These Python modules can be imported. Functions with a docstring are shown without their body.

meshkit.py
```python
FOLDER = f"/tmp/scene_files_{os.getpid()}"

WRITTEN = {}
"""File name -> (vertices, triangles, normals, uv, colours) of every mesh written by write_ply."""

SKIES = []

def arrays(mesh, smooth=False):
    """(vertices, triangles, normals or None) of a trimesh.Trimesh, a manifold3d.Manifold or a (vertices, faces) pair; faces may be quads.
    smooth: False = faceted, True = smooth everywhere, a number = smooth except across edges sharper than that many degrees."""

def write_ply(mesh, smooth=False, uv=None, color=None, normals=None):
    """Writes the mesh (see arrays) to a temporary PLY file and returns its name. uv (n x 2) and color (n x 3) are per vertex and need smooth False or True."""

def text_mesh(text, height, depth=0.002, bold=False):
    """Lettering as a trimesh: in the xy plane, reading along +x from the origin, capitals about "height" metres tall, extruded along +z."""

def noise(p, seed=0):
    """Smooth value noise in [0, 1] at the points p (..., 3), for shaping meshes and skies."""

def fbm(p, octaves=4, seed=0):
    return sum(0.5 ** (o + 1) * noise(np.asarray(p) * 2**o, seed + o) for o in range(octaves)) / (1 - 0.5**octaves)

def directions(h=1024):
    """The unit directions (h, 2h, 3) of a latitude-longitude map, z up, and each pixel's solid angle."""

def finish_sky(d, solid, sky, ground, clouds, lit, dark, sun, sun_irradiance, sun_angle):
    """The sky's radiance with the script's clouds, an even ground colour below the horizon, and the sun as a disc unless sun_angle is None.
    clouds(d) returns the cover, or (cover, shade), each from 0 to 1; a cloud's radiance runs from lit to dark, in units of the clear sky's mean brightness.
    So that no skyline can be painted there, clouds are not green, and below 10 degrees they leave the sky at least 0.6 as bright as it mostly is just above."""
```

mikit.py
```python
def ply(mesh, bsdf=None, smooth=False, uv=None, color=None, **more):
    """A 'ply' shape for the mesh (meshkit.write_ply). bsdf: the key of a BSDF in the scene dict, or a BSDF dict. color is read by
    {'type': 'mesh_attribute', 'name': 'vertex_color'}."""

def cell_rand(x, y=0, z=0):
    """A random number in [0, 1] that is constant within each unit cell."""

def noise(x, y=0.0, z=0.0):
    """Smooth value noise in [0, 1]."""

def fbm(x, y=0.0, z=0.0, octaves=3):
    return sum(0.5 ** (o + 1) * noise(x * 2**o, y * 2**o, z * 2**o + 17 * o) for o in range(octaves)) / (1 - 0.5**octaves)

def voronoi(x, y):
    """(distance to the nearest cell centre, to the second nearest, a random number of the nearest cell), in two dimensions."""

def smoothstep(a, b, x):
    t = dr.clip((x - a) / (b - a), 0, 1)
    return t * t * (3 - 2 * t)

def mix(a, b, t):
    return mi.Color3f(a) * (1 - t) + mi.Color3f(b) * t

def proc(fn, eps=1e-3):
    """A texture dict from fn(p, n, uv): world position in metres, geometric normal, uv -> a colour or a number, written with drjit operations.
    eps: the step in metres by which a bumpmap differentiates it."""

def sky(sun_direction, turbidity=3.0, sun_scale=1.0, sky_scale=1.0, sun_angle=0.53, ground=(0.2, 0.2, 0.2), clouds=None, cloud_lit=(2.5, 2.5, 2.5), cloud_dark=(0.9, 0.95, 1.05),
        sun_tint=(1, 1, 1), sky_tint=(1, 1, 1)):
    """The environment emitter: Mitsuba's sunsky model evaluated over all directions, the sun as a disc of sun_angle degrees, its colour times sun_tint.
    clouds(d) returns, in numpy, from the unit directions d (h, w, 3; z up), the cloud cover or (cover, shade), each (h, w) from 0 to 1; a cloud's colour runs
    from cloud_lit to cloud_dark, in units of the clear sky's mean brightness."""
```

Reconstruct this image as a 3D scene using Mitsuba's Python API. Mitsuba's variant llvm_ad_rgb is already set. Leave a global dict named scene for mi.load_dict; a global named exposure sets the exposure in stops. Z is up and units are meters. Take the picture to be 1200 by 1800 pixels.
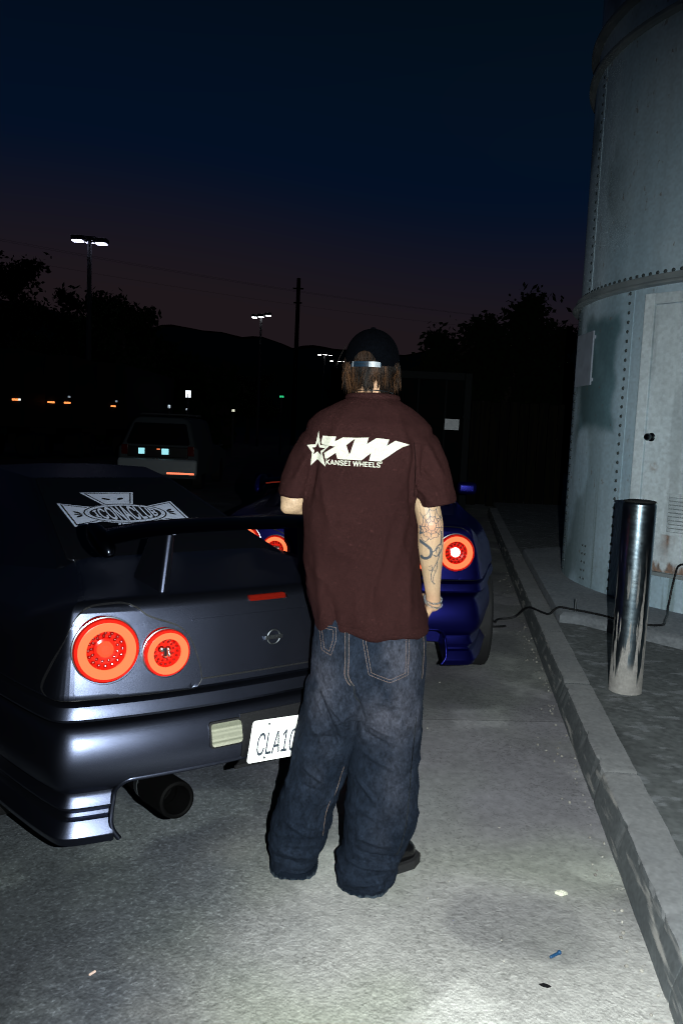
import math, random
import numpy as np, trimesh, manifold3d as m3, drjit as dr
import mitsuba as mi, mikit, meshkit
from shapely.geometry import Polygon, LineString, Point, box as sbox
from shapely import affinity, union_all
from mikit import noise, fbm, voronoi, smoothstep, mix, proc
T4 = mi.ScalarTransform4f
scene, labels = {}, {}
exposure = 0.0
V = np.array

# ------------------------------------------------------------------ camera, sky, flash
H = 1.53
PITCH, ROLL = math.radians(5.9), math.radians(2.4)
scene['camera'] = {'type': 'perspective', 'fov': 2 * math.degrees(math.atan(600 / 1400)), 'fov_axis': 'x', 'near_clip': 0.05, 'far_clip': 5000.0,
                   'to_world': T4().look_at(origin=[0, 0, H], target=[0, math.cos(PITCH), H - math.sin(PITCH)], up=[-math.sin(ROLL), 0, math.cos(ROLL)])}


def dusk(d):
    """after sunset: thin purple murk at the horizon, deep blue above, darker towards the zenith"""
    e = np.degrees(np.arcsin(np.clip(d[..., 2], 0, 1)))
    w = d[..., 0] * 3.0
    e = e + 1.5 * np.sin(w + 1) + 0.8 * np.sin(2.3 * w)
    e = e + 5.0 * (1 - np.clip(d[..., 1] / np.maximum(np.hypot(d[..., 0], d[..., 1]), 1e-6), -1, 1))      # the glow thins away from where the sun went down
    s = lambda a, b: np.clip((e - a) / (b - a), 0, 1) ** 2 * (3 - 2 * np.clip((e - a) / (b - a), 0, 1))
    return 1 - 0.92 * s(15, 34), s(7.5, 19)


SKY = 0.5
scene['sky'] = mikit.sky([0.3, 1.0, 0.03], turbidity=3, sun_scale=0.0, sky_scale=SKY, ground=(0.02, 0.02, 0.02), clouds=dusk,
                         cloud_lit=(5.2, 3.5, 4.4), cloud_dark=(0.35, 2.05, 7.2), sky_tint=(0.05, 0.25, 0.6))
scene['sky']['sampling_weight'] = 1.0
# the photographer's flash, beside the lens (the camera is held upright, so the flash sits to its right)
scene['flash'] = {'type': 'spot', 'intensity': {'type': 'rgb', 'value': [57.0, 62.0, 61.0]}, 'cutoff_angle': 46.0, 'beam_width': 22.0, 'sampling_weight': 6.0,
                  'to_world': T4().look_at(origin=[0.15, 0.0, H + 0.02], target=[0.15 + 0.37, 2.6, H - 0.85], up=[0, 0, 1])}


# ------------------------------------------------------------------ helpers
def rgb(c):
    return {'type': 'rgb', 'value': [float(x) for x in (c if np.ndim(c) else (c, c, c))]}


def mat(name, color, rough=0.6, metal=0.0, spec=0.4, bump=None, eps=2e-3, **more):
    b = {'type': 'principled', 'base_color': color if isinstance(color, dict) else rgb(color), 'roughness': rough, 'metallic': metal}
    if not metal:
        b['specular'] = spec
    b.update(more)
    if bump is not None:
        b = {'type': 'bumpmap', 'arbitrary': proc(bump, eps), 'scale': 1.0, 'bsdf': b}
    scene[name] = {'type': 'twosided', 'bsdf': b}
    return name


def glow(rad, w=0.3):
    return {'emitter': {'type': 'area', 'radiance': rgb(rad), 'sampling_weight': w}}


def add(key, mesh, m, smooth=30, label=None, cat=None, group=None, kind=None, **more):
    n, k = 1, key
    while k in scene:
        k = f'{key}_{n:03d}'
        n += 1
    scene[k] = mikit.ply(mesh, m, smooth=smooth, **more)
    tag(k, label, cat, group, kind)
    return k


def tag(k, label=None, cat=None, group=None, kind=None):
    d = {a: b for a, b in (('label', label), ('category', cat), ('group', group), ('kind', kind)) if b}
    if d:
        labels[k] = d


cat_ = lambda ms: trimesh.util.concatenate([tm(x) for x in ms])


def tm(m):
    if hasattr(m, 'to_mesh'):
        q = m.to_mesh()
        return trimesh.Trimesh(np.array(q.vert_properties[:, :3], float), np.array(q.tri_verts), process=False)
    return m


def man(m):
    m = tm(m)
    return m3.Manifold(m3.Mesh(np.asarray(m.vertices, np.float32), np.asarray(m.faces, np.uint32)))


def sph(c, r, n=16):
    return m3.Manifold.sphere(float(r), n).translate([float(x) for x in c])


def hull(pts, r=None, n=16):
    rs = np.broadcast_to(r if r is not None else 0.0, (len(pts),))
    return m3.Manifold.batch_hull([sph(p, q, n) for p, q in zip(pts, rs)])


def hullp(pts):
    return m3.Manifold.hull_points(np.asarray(pts, np.float32))


def bx(c, s, r=0.0, n=8):
    c, s = V(c, float), V(s, float) / 2
    if r:
        return tm(hull([c + V([i, j, k]) * (s - r) for i in (-1, 1) for j in (-1, 1) for k in (-1, 1)], r, n))
    return trimesh.creation.box(2 * s, transform=trimesh.transformations.translation_matrix(c))


def loft(rings, cap=True):
    R = np.asarray(rings, float)
    a, n = R.shape[:2]
    i, j = np.meshgrid(np.arange(a - 1), np.arange(n), indexing='ij')
    k = (j + 1) % n
    q = np.stack([i * n + j, i * n + k, (i + 1) * n + k, (i + 1) * n + j], -1).reshape(-1, 4)
    f = np.vstack([q[:, [0, 1, 2]], q[:, [0, 2, 3]]])
    v = R.reshape(-1, 3)
    if cap:
        m = len(v)
        v = np.vstack([v, R[0].mean(0), R[-1].mean(0)])
        e = np.arange(n)
        f = np.vstack([f, np.stack([(e + 1) % n, e, e * 0 + m], 1), np.stack([(a - 1) * n + e, (a - 1) * n + (e + 1) % n, e * 0 + m + 1], 1)])
    t = trimesh.Trimesh(v, f, process=False)
    if cap and t.volume < 0:
        t.invert()
    return t


def tube(p, r, sides=8, cap=True):
    p = np.asarray(p, float)
    t = np.gradient(p, axis=0)
    t /= np.linalg.norm(t, axis=1, keepdims=True) + 1e-12
    ref = V([0, 0, 1.0]) if abs(t[:, 2]).mean() < 0.8 else V([1.0, 0, 0])
    a = np.cross(t, ref)
    a /= np.linalg.norm(a, axis=1, keepdims=True) + 1e-12
    b = np.cross(t, a)
    w = np.arange(sides) * 2 * np.pi / sides
    rr = np.broadcast_to(r, (len(p),))[:, None, None]
    return loft(p[:, None] + rr * (np.cos(w)[None, :, None] * a[:, None] + np.sin(w)[None, :, None] * b[:, None]), cap)


def spline(p, n=40):
    p = np.asarray(p, float)
    from scipy.interpolate import PchipInterpolator, CubicSpline
    d = np.concatenate([[0], np.cumsum(np.linalg.norm(np.diff(p, axis=0), axis=1) + 1e-9)])
    return PchipInterpolator(d, p)(np.linspace(0, d[-1], n))


def revolve(prof, n=32):
    """(r, z) profile, open, about z"""
    m = trimesh.creation.revolve(np.asarray(prof, float), sections=n)
    if m.volume < 0:
        m.invert()
    return m


def extr(poly, t, z0=0.0):
    g = [trimesh.creation.extrude_polygon(x, t, engine='earcut') for x in getattr(poly, 'geoms', [poly]) if x.area > 1e-9]
    m = trimesh.util.concatenate(g)
    m.apply_translation([0, 0, z0])
    return m


def frame(m, origin, x, y, z):
    """places a mesh whose local axes are x, y, z at origin"""
    m = tm(m).copy()
    M = np.eye(4)
    M[:3, 0], M[:3, 1], M[:3, 2], M[:3, 3] = x, y, z, origin
    m.apply_transform(M)
    return m


def rpoly(p, r):
    return Polygon(p).buffer(-r).buffer(r, quad_segs=6) if r else Polygon(p)


def rrect(w, h, r):
    return sbox(-w / 2 + r, -h / 2 + r, w / 2 - r, h / 2 - r).buffer(r, quad_segs=6)


def fine(m, size):
    v, f = trimesh.remesh.subdivide_to_size(m.vertices, m.faces, size, max_iter=12)
    return trimesh.Trimesh(v, f, process=True)


def skin_of(bones, size, it=8):
    """bones (p0, r0, p1, r1) joined into one smooth surface"""
    u = m3.Manifold.batch_boolean([hull([a, b], [ra, rb], 20) for a, ra, b, rb in bones], m3.OpType.Add)
    m = tm(u.refine_to_length(size))
    m.merge_vertices()
    trimesh.smoothing.filter_taubin(m, iterations=it)
    return m


def vnorm(m):
    m = trimesh.Trimesh(m.vertices, m.faces, process=False)
    return np.array(m.vertex_normals)


def depth_of(mesh, q):
    """y of the surface that faces the camera side (-y) above the points q (x, z)"""
    v, f = np.asarray(mesh.vertices), np.asarray(mesh.faces)
    a, b, c = (v[f[:, k]] for k in range(3))
    out = np.full(len(q), np.nan)
    for s in range(0, len(q), 400):
        p = q[s:s + 400]
        lo, hi = p.min(0) - 0.001, p.max(0) + 0.001
        x = np.stack([a[:, [0, 2]], b[:, [0, 2]], c[:, [0, 2]]])
        k = (x.max(0) >= lo).all(1) & (x.min(0) <= hi).all(1)
        A, B, C = a[k], b[k], c[k]
        e0, e1 = (B - A)[:, [0, 2]], (C - A)[:, [0, 2]]
        d = p[:, None] - A[None, :, [0, 2]]
        den = e0[:, 0] * e1[:, 1] - e0[:, 1] * e1[:, 0]
        den = np.where(abs(den) < 1e-14, 1e-14, den)
        u = (d[..., 0] * e1[:, 1] - d[..., 1] * e1[:, 0]) / den
        w = (e0[:, 0] * d[..., 1] - e0[:, 1] * d[..., 0]) / den
        y = A[:, 1] + u * (B - A)[:, 1] + w * (C - A)[:, 1]
        y = np.where((u >= -1e-6) & (w >= -1e-6) & (u + w <= 1 + 1e-6), y, np.inf)
        y = y.min(1)
        out[s:s + 400] = np.where(np.isfinite(y), y, np.nan)
    return out


def drape(flat, mesh, off=0.001, size=0.008):
    """lays a flat mesh (x, z, thickness as third coordinate) on the camera-facing side of mesh"""
    m = fine(flat, size)
    v = np.array(m.vertices)
    y = depth_of(mesh, v[:, :2])
    bad = np.isnan(y)
    if bad.any():
        from scipy.spatial import cKDTree
        y[bad] = y[~bad][cKDTree(v[~bad, :2]).query(v[bad, :2])[1]]
    w = np.stack([v[:, 0], y - off - v[:, 2], v[:, 1]], 1)
    m2 = trimesh.Trimesh(w, m.faces, process=False)
    if m2.volume < 0:
        m2.invert()
    return m2


def ribbon(pts, w):
    return LineString(pts).buffer(w / 2, cap_style='flat', quad_segs=3)


# ------------------------------------------------------------------ materials
def f_ground(p, n, uv):
    big = fbm(p.x * 0.55 + 3, p.y * 0.55, 0, 3)
    mid = fbm(p.x * 3.1, p.y * 3.1, 2, 3)
    fin = fbm(p.x * 42, p.y * 42, 5, 3)
    gr = fbm(p.x * 112, p.y * 112, 1, 2)
    # bay surface left of the lane: oily, worn, flash falloff painted in too
    worn_falloff = smoothstep(0.10, 0.95, (0.06 - p.x) * 1.2 + 0.36 + (big - 0.5) * 1.1 + (mid - 0.5) * 0.7 + 0.14 * smoothstep(2.2, 4.0, p.y))
    c = mix((0.318, 0.320, 0.286), (0.075, 0.083, 0.090), worn_falloff)
    c = c * (0.76 + 0.44 * mid) * (0.78 + 0.42 * fin)
    c = c * mix((1.02, 0.985, 1.045), (0.99, 1.01, 0.955), smoothstep(0.25, 0.75, fbm(p.x * 2.2 + 5, p.y * 2.2, 11, 2)))
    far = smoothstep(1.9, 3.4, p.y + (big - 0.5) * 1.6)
    c = c * mix((1.0, 1.0, 1.0), (0.60, 0.60, 0.69), far)  # falloff of the flash with distance, painted into the ground colour
    jy = p.y - 4.12 - p.x * 0.06
    c = c * (1 - 0.22 * smoothstep(0.0, 0.03, jy)) * (1 - 0.35 * smoothstep(0.012, 0.004, dr.abs(jy)))
    blot = smoothstep(0.56, 0.70, fbm(p.x * 1.7 + 9, p.y * 1.7, 4, 3))
    c = mix(c, c * mi.Color3f(0.62, 0.62, 0.66), blot * 0.7)
    pale = smoothstep(0.60, 0.74, fbm(p.x * 2.6 + 21, p.y * 2.6 + 5, 7, 4))
    c = mix(c, c * 1.45 + mi.Color3f(0.02, 0.021, 0.015), pale * 0.8)
    pit = smoothstep(0.62, 0.84, noise(p.x * 125, p.y * 125, 9)) * (0.4 + 0.6 * smoothstep(0.3, 0.7, fbm(p.x * 6, p.y * 6, 3, 3)))
    c = c * (1 - 0.24 * pit)
    c = c * (1 + (gr - 0.5) * (0.07 + 0.62 * worn_falloff))
    spk = smoothstep(0.66, 0.84, gr)
    return mi.Color3f(mix(c, c * 1.7, spk * (0.02 + 0.5 * worn_falloff)))


def f_ground_b(p, n, uv):
    return 0.0035 * fbm(p.x * 55, p.y * 55, 3, 3) + 0.0022 * noise(p.x * 170, p.y * 170, 1)


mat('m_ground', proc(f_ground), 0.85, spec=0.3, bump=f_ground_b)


def f_kerb(p, n, uv):
    a = fbm(p.x * 5, p.y * 5, p.z * 5, 4)
    b = fbm(p.x * 60, p.y * 60, p.z * 60, 2)
    c = mix((0.145, 0.150, 0.160), (0.25, 0.252, 0.255), a) * (0.75 + 0.5 * b)
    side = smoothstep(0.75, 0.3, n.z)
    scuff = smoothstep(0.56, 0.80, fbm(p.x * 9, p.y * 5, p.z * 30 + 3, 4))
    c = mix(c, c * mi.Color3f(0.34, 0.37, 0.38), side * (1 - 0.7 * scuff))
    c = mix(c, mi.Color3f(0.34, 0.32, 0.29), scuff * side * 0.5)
    return mi.Color3f(c)


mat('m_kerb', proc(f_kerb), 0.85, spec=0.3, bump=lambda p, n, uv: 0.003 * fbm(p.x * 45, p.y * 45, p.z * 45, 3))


def f_pad(p, n, uv):
    a = fbm(p.x * 2.2, p.y * 2.2, 1, 4)
    b = fbm(p.x * 38, p.y * 38, 2, 2)
    c = mix((0.075, 0.082, 0.085), (0.13, 0.138, 0.14), a) * (0.65 + 0.7 * b)
    pale = smoothstep(0.56, 0.78, fbm(p.x * 13 + 3, p.y * 19, 5, 5))
    c = mix(c, mi.Color3f(0.24, 0.25, 0.27), pale * 0.6)
    wet = smoothstep(0.60, 0.40, fbm(p.x * 1.1, p.y * 1.6 + 7, 3, 2) + dr.abs(p.y - 4.2) * 0.12)
    return mi.Color3f(c * (1 - 0.35 * wet))


mat('m_pad', proc(f_pad), 0.8, spec=0.35, bump=lambda p, n, uv: 0.003 * fbm(p.x * 40, p.y * 40, 3, 3))


def f_plinth(p, n, uv):
    a = fbm(p.x * 3, p.y * 3, p.z * 3, 4)
    b = fbm(p.x * 50, p.y * 50, p.z * 50, 2)
    return mi.Color3f(mix((0.13, 0.145, 0.165), (0.24, 0.255, 0.275), a) * (0.7 + 0.6 * b))


mat('m_plinth', proc(f_plinth), 0.85, spec=0.3, bump=lambda p, n, uv: 0.004 * fbm(p.x * 35, p.y * 35, p.z * 35, 3))
TC = (4.36, 7.52)
TR = 2.16


def f_tank(p, n, uv):
    th = dr.atan2(p.y - TC[1], p.x - TC[0])
    th = dr.select(th > 0, th - 2 * math.pi, th)
    s = th * TR
    a = fbm(s * 1.6, p.z * 1.3, 1, 4)
    st = fbm(s * 9, p.z * 0.7, 3, 3)
    f = fbm(s * 45, p.z * 45, 6, 2)
    c = mix((0.37, 0.54, 0.66), (0.58, 0.69, 0.77), a)
    c = c * (0.90 + 0.20 * st) * (0.88 + 0.24 * f)
    # algae and grime, thickest low on the shaded side
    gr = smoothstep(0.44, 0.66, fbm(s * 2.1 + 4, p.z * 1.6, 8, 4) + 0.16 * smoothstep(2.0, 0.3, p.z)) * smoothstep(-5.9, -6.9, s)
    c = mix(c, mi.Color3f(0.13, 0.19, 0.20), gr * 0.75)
    # a darker field round the sign panel
    dd = dr.maximum(dr.abs(s + 6.49) - 0.30, dr.abs(p.z - 2.12) - 0.46) + (fbm(s * 6, p.z * 6, 2, 2) - 0.5) * 0.1
    c = mix(c, c * mi.Color3f(0.36, 0.46, 0.46), smoothstep(0.09, -0.03, dd))
    dr2 = smoothstep(0.60, 0.75, fbm(s * 16, p.z * 0.45, 5, 3)) * smoothstep(1.2, 0.0, p.z - 0.4)
    c = mix(c, c * mi.Color3f(0.6, 0.62, 0.58), dr2)
    rust = smoothstep(0.74, 0.86, fbm(s * 30, p.z * 12, 9, 4))
    c = mix(c, mi.Color3f(0.20, 0.13, 0.09), rust * 0.6)
    return mi.Color3f(c)


mat('m_tank', proc(f_tank), 0.5, spec=0.45, bump=lambda p, n, uv: 0.006 * fbm(p.x * 3, p.y * 3, p.z * 3, 2) + 0.0006 * fbm(p.x * 60, p.y * 60, p.z * 60, 2))
mat('m_rivet', (0.05, 0.065, 0.07), 0.5)
mat('m_band', proc(lambda p, n, uv: mi.Color3f(mix((0.16, 0.20, 0.22), (0.32, 0.35, 0.36), fbm(p.x * 9, p.y * 9, p.z * 9, 3)))), 0.55)


def f_door(p, n, uv):
    u = (p.x - DC[0]) * DT[0] + (p.y - DC[1]) * DT[1]
    a = fbm(u * 3, p.z * 2, 2, 4)
    f = fbm(u * 40, p.z * 40, 6, 3)
    c = mix((0.60, 0.70, 0.76), (0.71, 0.78, 0.82), a) * (0.80 + 0.4 * f)
    st = smoothstep(0.5, 0.8, fbm(u * 12, p.z * 0.9, 3, 3))
    c = c * (1 - 0.25 * st)
    lo = smoothstep(0.60, 0.50, p.z + (fbm(u * 22, p.z * 9, 1, 3) - 0.5) * 0.22)
    ve = smoothstep(0.09, 0.0, dr.abs(u + 0.19 + (noise(p.z * 9) - 0.5) * 0.04)) * smoothstep(0.50, 0.80, p.z) * smoothstep(0.82, 0.80, p.z) * fbm(u * 30, p.z * 4, 2, 2)
    la = smoothstep(0.055, 0.0, dr.sqrt(dr.square(u + 0.335) + dr.square(p.z - 1.335))) * noise(u * 60, p.z * 60)
    r = dr.clip(lo + ve * 1.2 + la, 0, 1)
    return mi.Color3f(mix(c, mix((0.30, 0.13, 0.05), (0.10, 0.05, 0.03), noise(u * 70, p.z * 70)), r * 0.85))


# door frame of reference: centre on the tank wall, tangent to the right, outward normal
DA = math.radians(-140.2)
DN = V([math.cos(DA), math.sin(DA), 0])
DT = V([-math.sin(DA), math.cos(DA), 0])          # u, towards the right as one faces the door
DC = V([TC[0], TC[1], 0]) + DN * TR
mat('m_door', proc(f_door), 0.5, spec=0.4, bump=lambda p, n, uv: 0.0012 * fbm(p.x * 50, p.y * 50, p.z * 50, 3))


def f_bollard(p, n, uv):
    a = dr.atan2(p.y - 4.416, p.x - 1.655)
    w = fbm(a * 5 + 3, p.z * 4, 2, 4)
    low = smoothstep(0.75, 0.12, p.z)
    scuff = smoothstep(0.545, 0.64, w + low * 0.17 - 0.03) * smoothstep(0.98, 0.45, p.z)
    base = smoothstep(0.30, 0.22, p.z + (noise(a * 4, 3) - 0.5) * 0.16)
    k = dr.clip(scuff + base, 0, 1)
    return k


scene['m_bollard'] = {'type': 'twosided', 'bsdf': {'type': 'blendbsdf', 'weight': proc(f_bollard),
    'a': {'type': 'principled', 'base_color': proc(lambda p, n, uv: mi.Color3f(mix((0.16, 0.22, 0.27), (0.30, 0.36, 0.40), fbm(p.x * 30, p.y * 30, p.z * 14, 3)))), 'metallic': 1.0,
          'roughness': proc(lambda p, n, uv: 0.20 + 0.16 * fbm(p.x * 40, p.y * 40, p.z * 90, 3))},
    'b': {'type': 'principled', 'base_color': proc(lambda p, n, uv: mi.Color3f(mix((0.20, 0.19, 0.18), (0.38, 0.36, 0.34), fbm(p.x * 50, p.y * 50, p.z * 50, 3)))), 'roughness': 0.8}}}
mat('m_black', (0.006, 0.006, 0.007), 0.5, spec=0.3)
mat('m_dull_black', (0.0012, 0.0012, 0.0013), 0.7, spec=0.04)  # near-black dull colour, used for the exhaust
mat('m_rubber', (0.012, 0.012, 0.013), 0.75, spec=0.3)
mat('m_glass', (0.004, 0.004, 0.005), 0.06, spec=0.5)
mat('m_chrome', (0.55, 0.57, 0.6), 0.16, metal=1.0)
mat('m_steel', (0.22, 0.24, 0.26), 0.35, metal=1.0)
mat('m_knob', (0.10, 0.12, 0.13), 0.2, metal=1.0)


def flake(c, d):
    return proc(lambda p, n, uv: mi.Color3f(mix(c, d, noise(p.x * 900, p.y * 900, p.z * 900))))


mat('m_grey_paint', flake((0.042, 0.049, 0.078), (0.066, 0.075, 0.114)), 0.355, metal=1.0, clearcoat=0.25, clearcoat_gloss=0.9)
mat('m_blue_paint', flake((0.0006, 0.0012, 0.085), (0.0010, 0.0018, 0.115)), 0.37, metal=0.9, clearcoat=0.25, clearcoat_gloss=0.9)
mat('m_wing', (0.030, 0.034, 0.050), 0.24, metal=1.0)
mat('m_white_paint', (0.34, 0.37, 0.39), 0.5)
mat('m_dim_paint', (0.060, 0.070, 0.078), 0.6, spec=0.08)
mat('m_red_dim', (0.09, 0.004, 0.002), 0.2, spec=0.4)
mat('m_red_lamp', (0.30, 0.012, 0.006), 0.25, spec=0.3)
mat('m_red_lens', (0.62, 0.012, 0.006), 0.14, spec=0.6)
mat('m_red_dish', proc(lambda p, n, uv: mi.Color3f(mix((0.55, 0.012, 0.006), (0.10, 0.003, 0.002), smoothstep(0.35, 0.6, noise(p.x * 160, p.y * 160, p.z * 160))))), 0.25, spec=0.6)
mat('m_red_facet', (0.16, 0.004, 0.003), 0.1, spec=0.7)
mat('m_clear_lens', proc(lambda p, n, uv: mi.Color3f(mix((0.10, 0.105, 0.075), (0.26, 0.26, 0.20), noise(p.z * 160, 2)))), 0.3, spec=0.6)
mat('m_plate', proc(lambda p, n, uv: mi.Color3f(0.86, 0.86, 0.82) * (0.93 + 0.14 * fbm(p.x * 30, p.y * 30, p.z * 30, 3))), 0.45)
mat('m_plate_ink', (0.035, 0.045, 0.06), 0.5)
mat('m_plate_faint', (0.60, 0.58, 0.52), 0.5)
mat('m_vinyl', proc(lambda p, n, uv: mi.Color3f(mix((0.44, 0.50, 0.66), (0.56, 0.61, 0.76), fbm(p.x * 50, p.y * 50, p.z * 50, 3)))), 0.5)
mat('m_vinyl_ink', (0.01, 0.01, 0.012), 0.5)


def f_shirt(p, n, uv):
    a = fbm(p.x * 7, p.y * 7, p.z * 7, 3)
    f = fbm(p.x * 240, p.y * 240, p.z * 300, 2)
    lint = smoothstep(0.83, 0.95, noise(p.x * 130, p.y * 130, p.z * 130))
    c = mix((0.0130, 0.0046, 0.0046), (0.0190, 0.0070, 0.0067), a) * (0.6 + 0.8 * f)
    return mi.Color3f(c * (1 + 0.7 * lint))


mat('m_shirt', proc(f_shirt), 0.9, spec=0.05, bump=lambda p, n, uv: 0.0007 * fbm(p.x * 260, p.y * 260, p.z * 260, 2) + 0.003 * fbm(p.x * 22, p.y * 22, p.z * 14, 2))
mat('m_shirt_seam', (0.0050, 0.0018, 0.0018), 0.9, spec=0.05)
mat('m_print', proc(lambda p, n, uv: mi.Color3f(mix((0.31, 0.305, 0.245), (0.42, 0.415, 0.345), fbm(p.x * 260, p.y * 260, p.z * 260, 2)))), 0.8)


def f_denim(p, n, uv):
    a = fbm(p.x * 9, p.y * 9, p.z * 5, 4)
    f = fbm(p.x * 330, p.y * 330, p.z * 150, 2)
    c = mix((0.0050, 0.0079, 0.0142), (0.0102, 0.0150, 0.0250), a)
    g = lambda x, z, rx, rz: dr.exp(-dr.square((p.x - x) / rx) - dr.square((p.z - z) / rz))
    fade = g(0.19, 0.64, 0.10, 0.10) + g(0.20, 0.82, 0.08, 0.07) * 0.75 + g(-0.05, 0.72, 0.06, 0.10) * 0.8 + 0.32 * g(0.20, 0.36, 0.06, 0.2) + 0.2 * g(-0.03, 0.42, 0.05, 0.16)
    fade = fade * smoothstep(0.25, 0.62, a)
    c = mix(c, mi.Color3f(0.050, 0.051, 0.066), dr.clip(fade, 0, 1) * 0.85)
    sl = fbm(p.x * 120, p.y * 120, p.z * 46, 3)
    mo = smoothstep(0.35, 0.75, fbm(p.x * 26, p.y * 26, p.z * 17, 3))
    return mi.Color3f(c * (0.5 + 1.0 * f) * (0.35 + 1.1 * sl) * (0.95 + 0.16 * mo))


mat('m_denim', proc(f_denim), 0.9, spec=0.06, bump=lambda p, n, uv: 0.0008 * fbm(p.x * 300, p.y * 300, p.z * 140, 2) + 0.004 * fbm(p.x * 20, p.y * 20, p.z * 20, 3))
mat('m_hem', proc(lambda p, n, uv: mi.Color3f(mix((0.004, 0.0065, 0.0115), (0.030, 0.040, 0.052), smoothstep(0.016, 0.003, p.z + (noise(p.x * 220, p.y * 220) - 0.5) * 0.014)))), 0.9, spec=0.05)
mat('m_stitch', (0.135, 0.088, 0.070), 0.8)
mat('m_seam', (0.006, 0.008, 0.011), 0.9)


def f_skin(p, n, uv):
    a = fbm(p.x * 26, p.y * 26, p.z * 26, 3)
    c = mix((0.27, 0.180, 0.108), (0.34, 0.235, 0.150), a)
    el = dr.exp(-(dr.square(p.x - 0.283) + dr.square(p.z - 1.235) * 1.2) / 0.0012) + 0.5 * dr.exp(-(dr.square(p.x - 0.30) + dr.square(p.z - 0.975)) / 0.002)
    nk = smoothstep(1.55, 1.66, p.z) * 0.5
    return mi.Color3f(mix(c, mi.Color3f(0.37, 0.165, 0.095), dr.clip(el + nk, 0, 1) * 0.65) * (0.9 + 0.2 * noise(p.x * 300, p.y * 300, p.z * 300)))


mat('m_skin', proc(f_skin), 0.5, spec=0.35, bump=lambda p, n, uv: 0.0006 * fbm(p.x * 180, p.y * 180, p.z * 180, 2))
mat('m_eye', (0.35, 0.34, 0.32), 0.2)
mat('m_lips', (0.26, 0.10, 0.075), 0.45)
mat('m_ink', (0.040, 0.046, 0.055), 0.6)
mat('m_cap', proc(lambda p, n, uv: mi.Color3f(0.0007, 0.0010, 0.0017) * (0.6 + 0.8 * fbm(p.x * 120, p.y * 120, p.z * 120, 2))), 0.95, spec=0.02)
scene['m_hair'] = {'type': 'twosided', 'bsdf': {'type': 'principled', 'base_color': {'type': 'mesh_attribute', 'name': 'vertex_color'}, 'roughness': 0.55, 'specular': 0.10}}
mat('m_strap', (0.005, 0.014, 0.026), 0.4)
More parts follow.
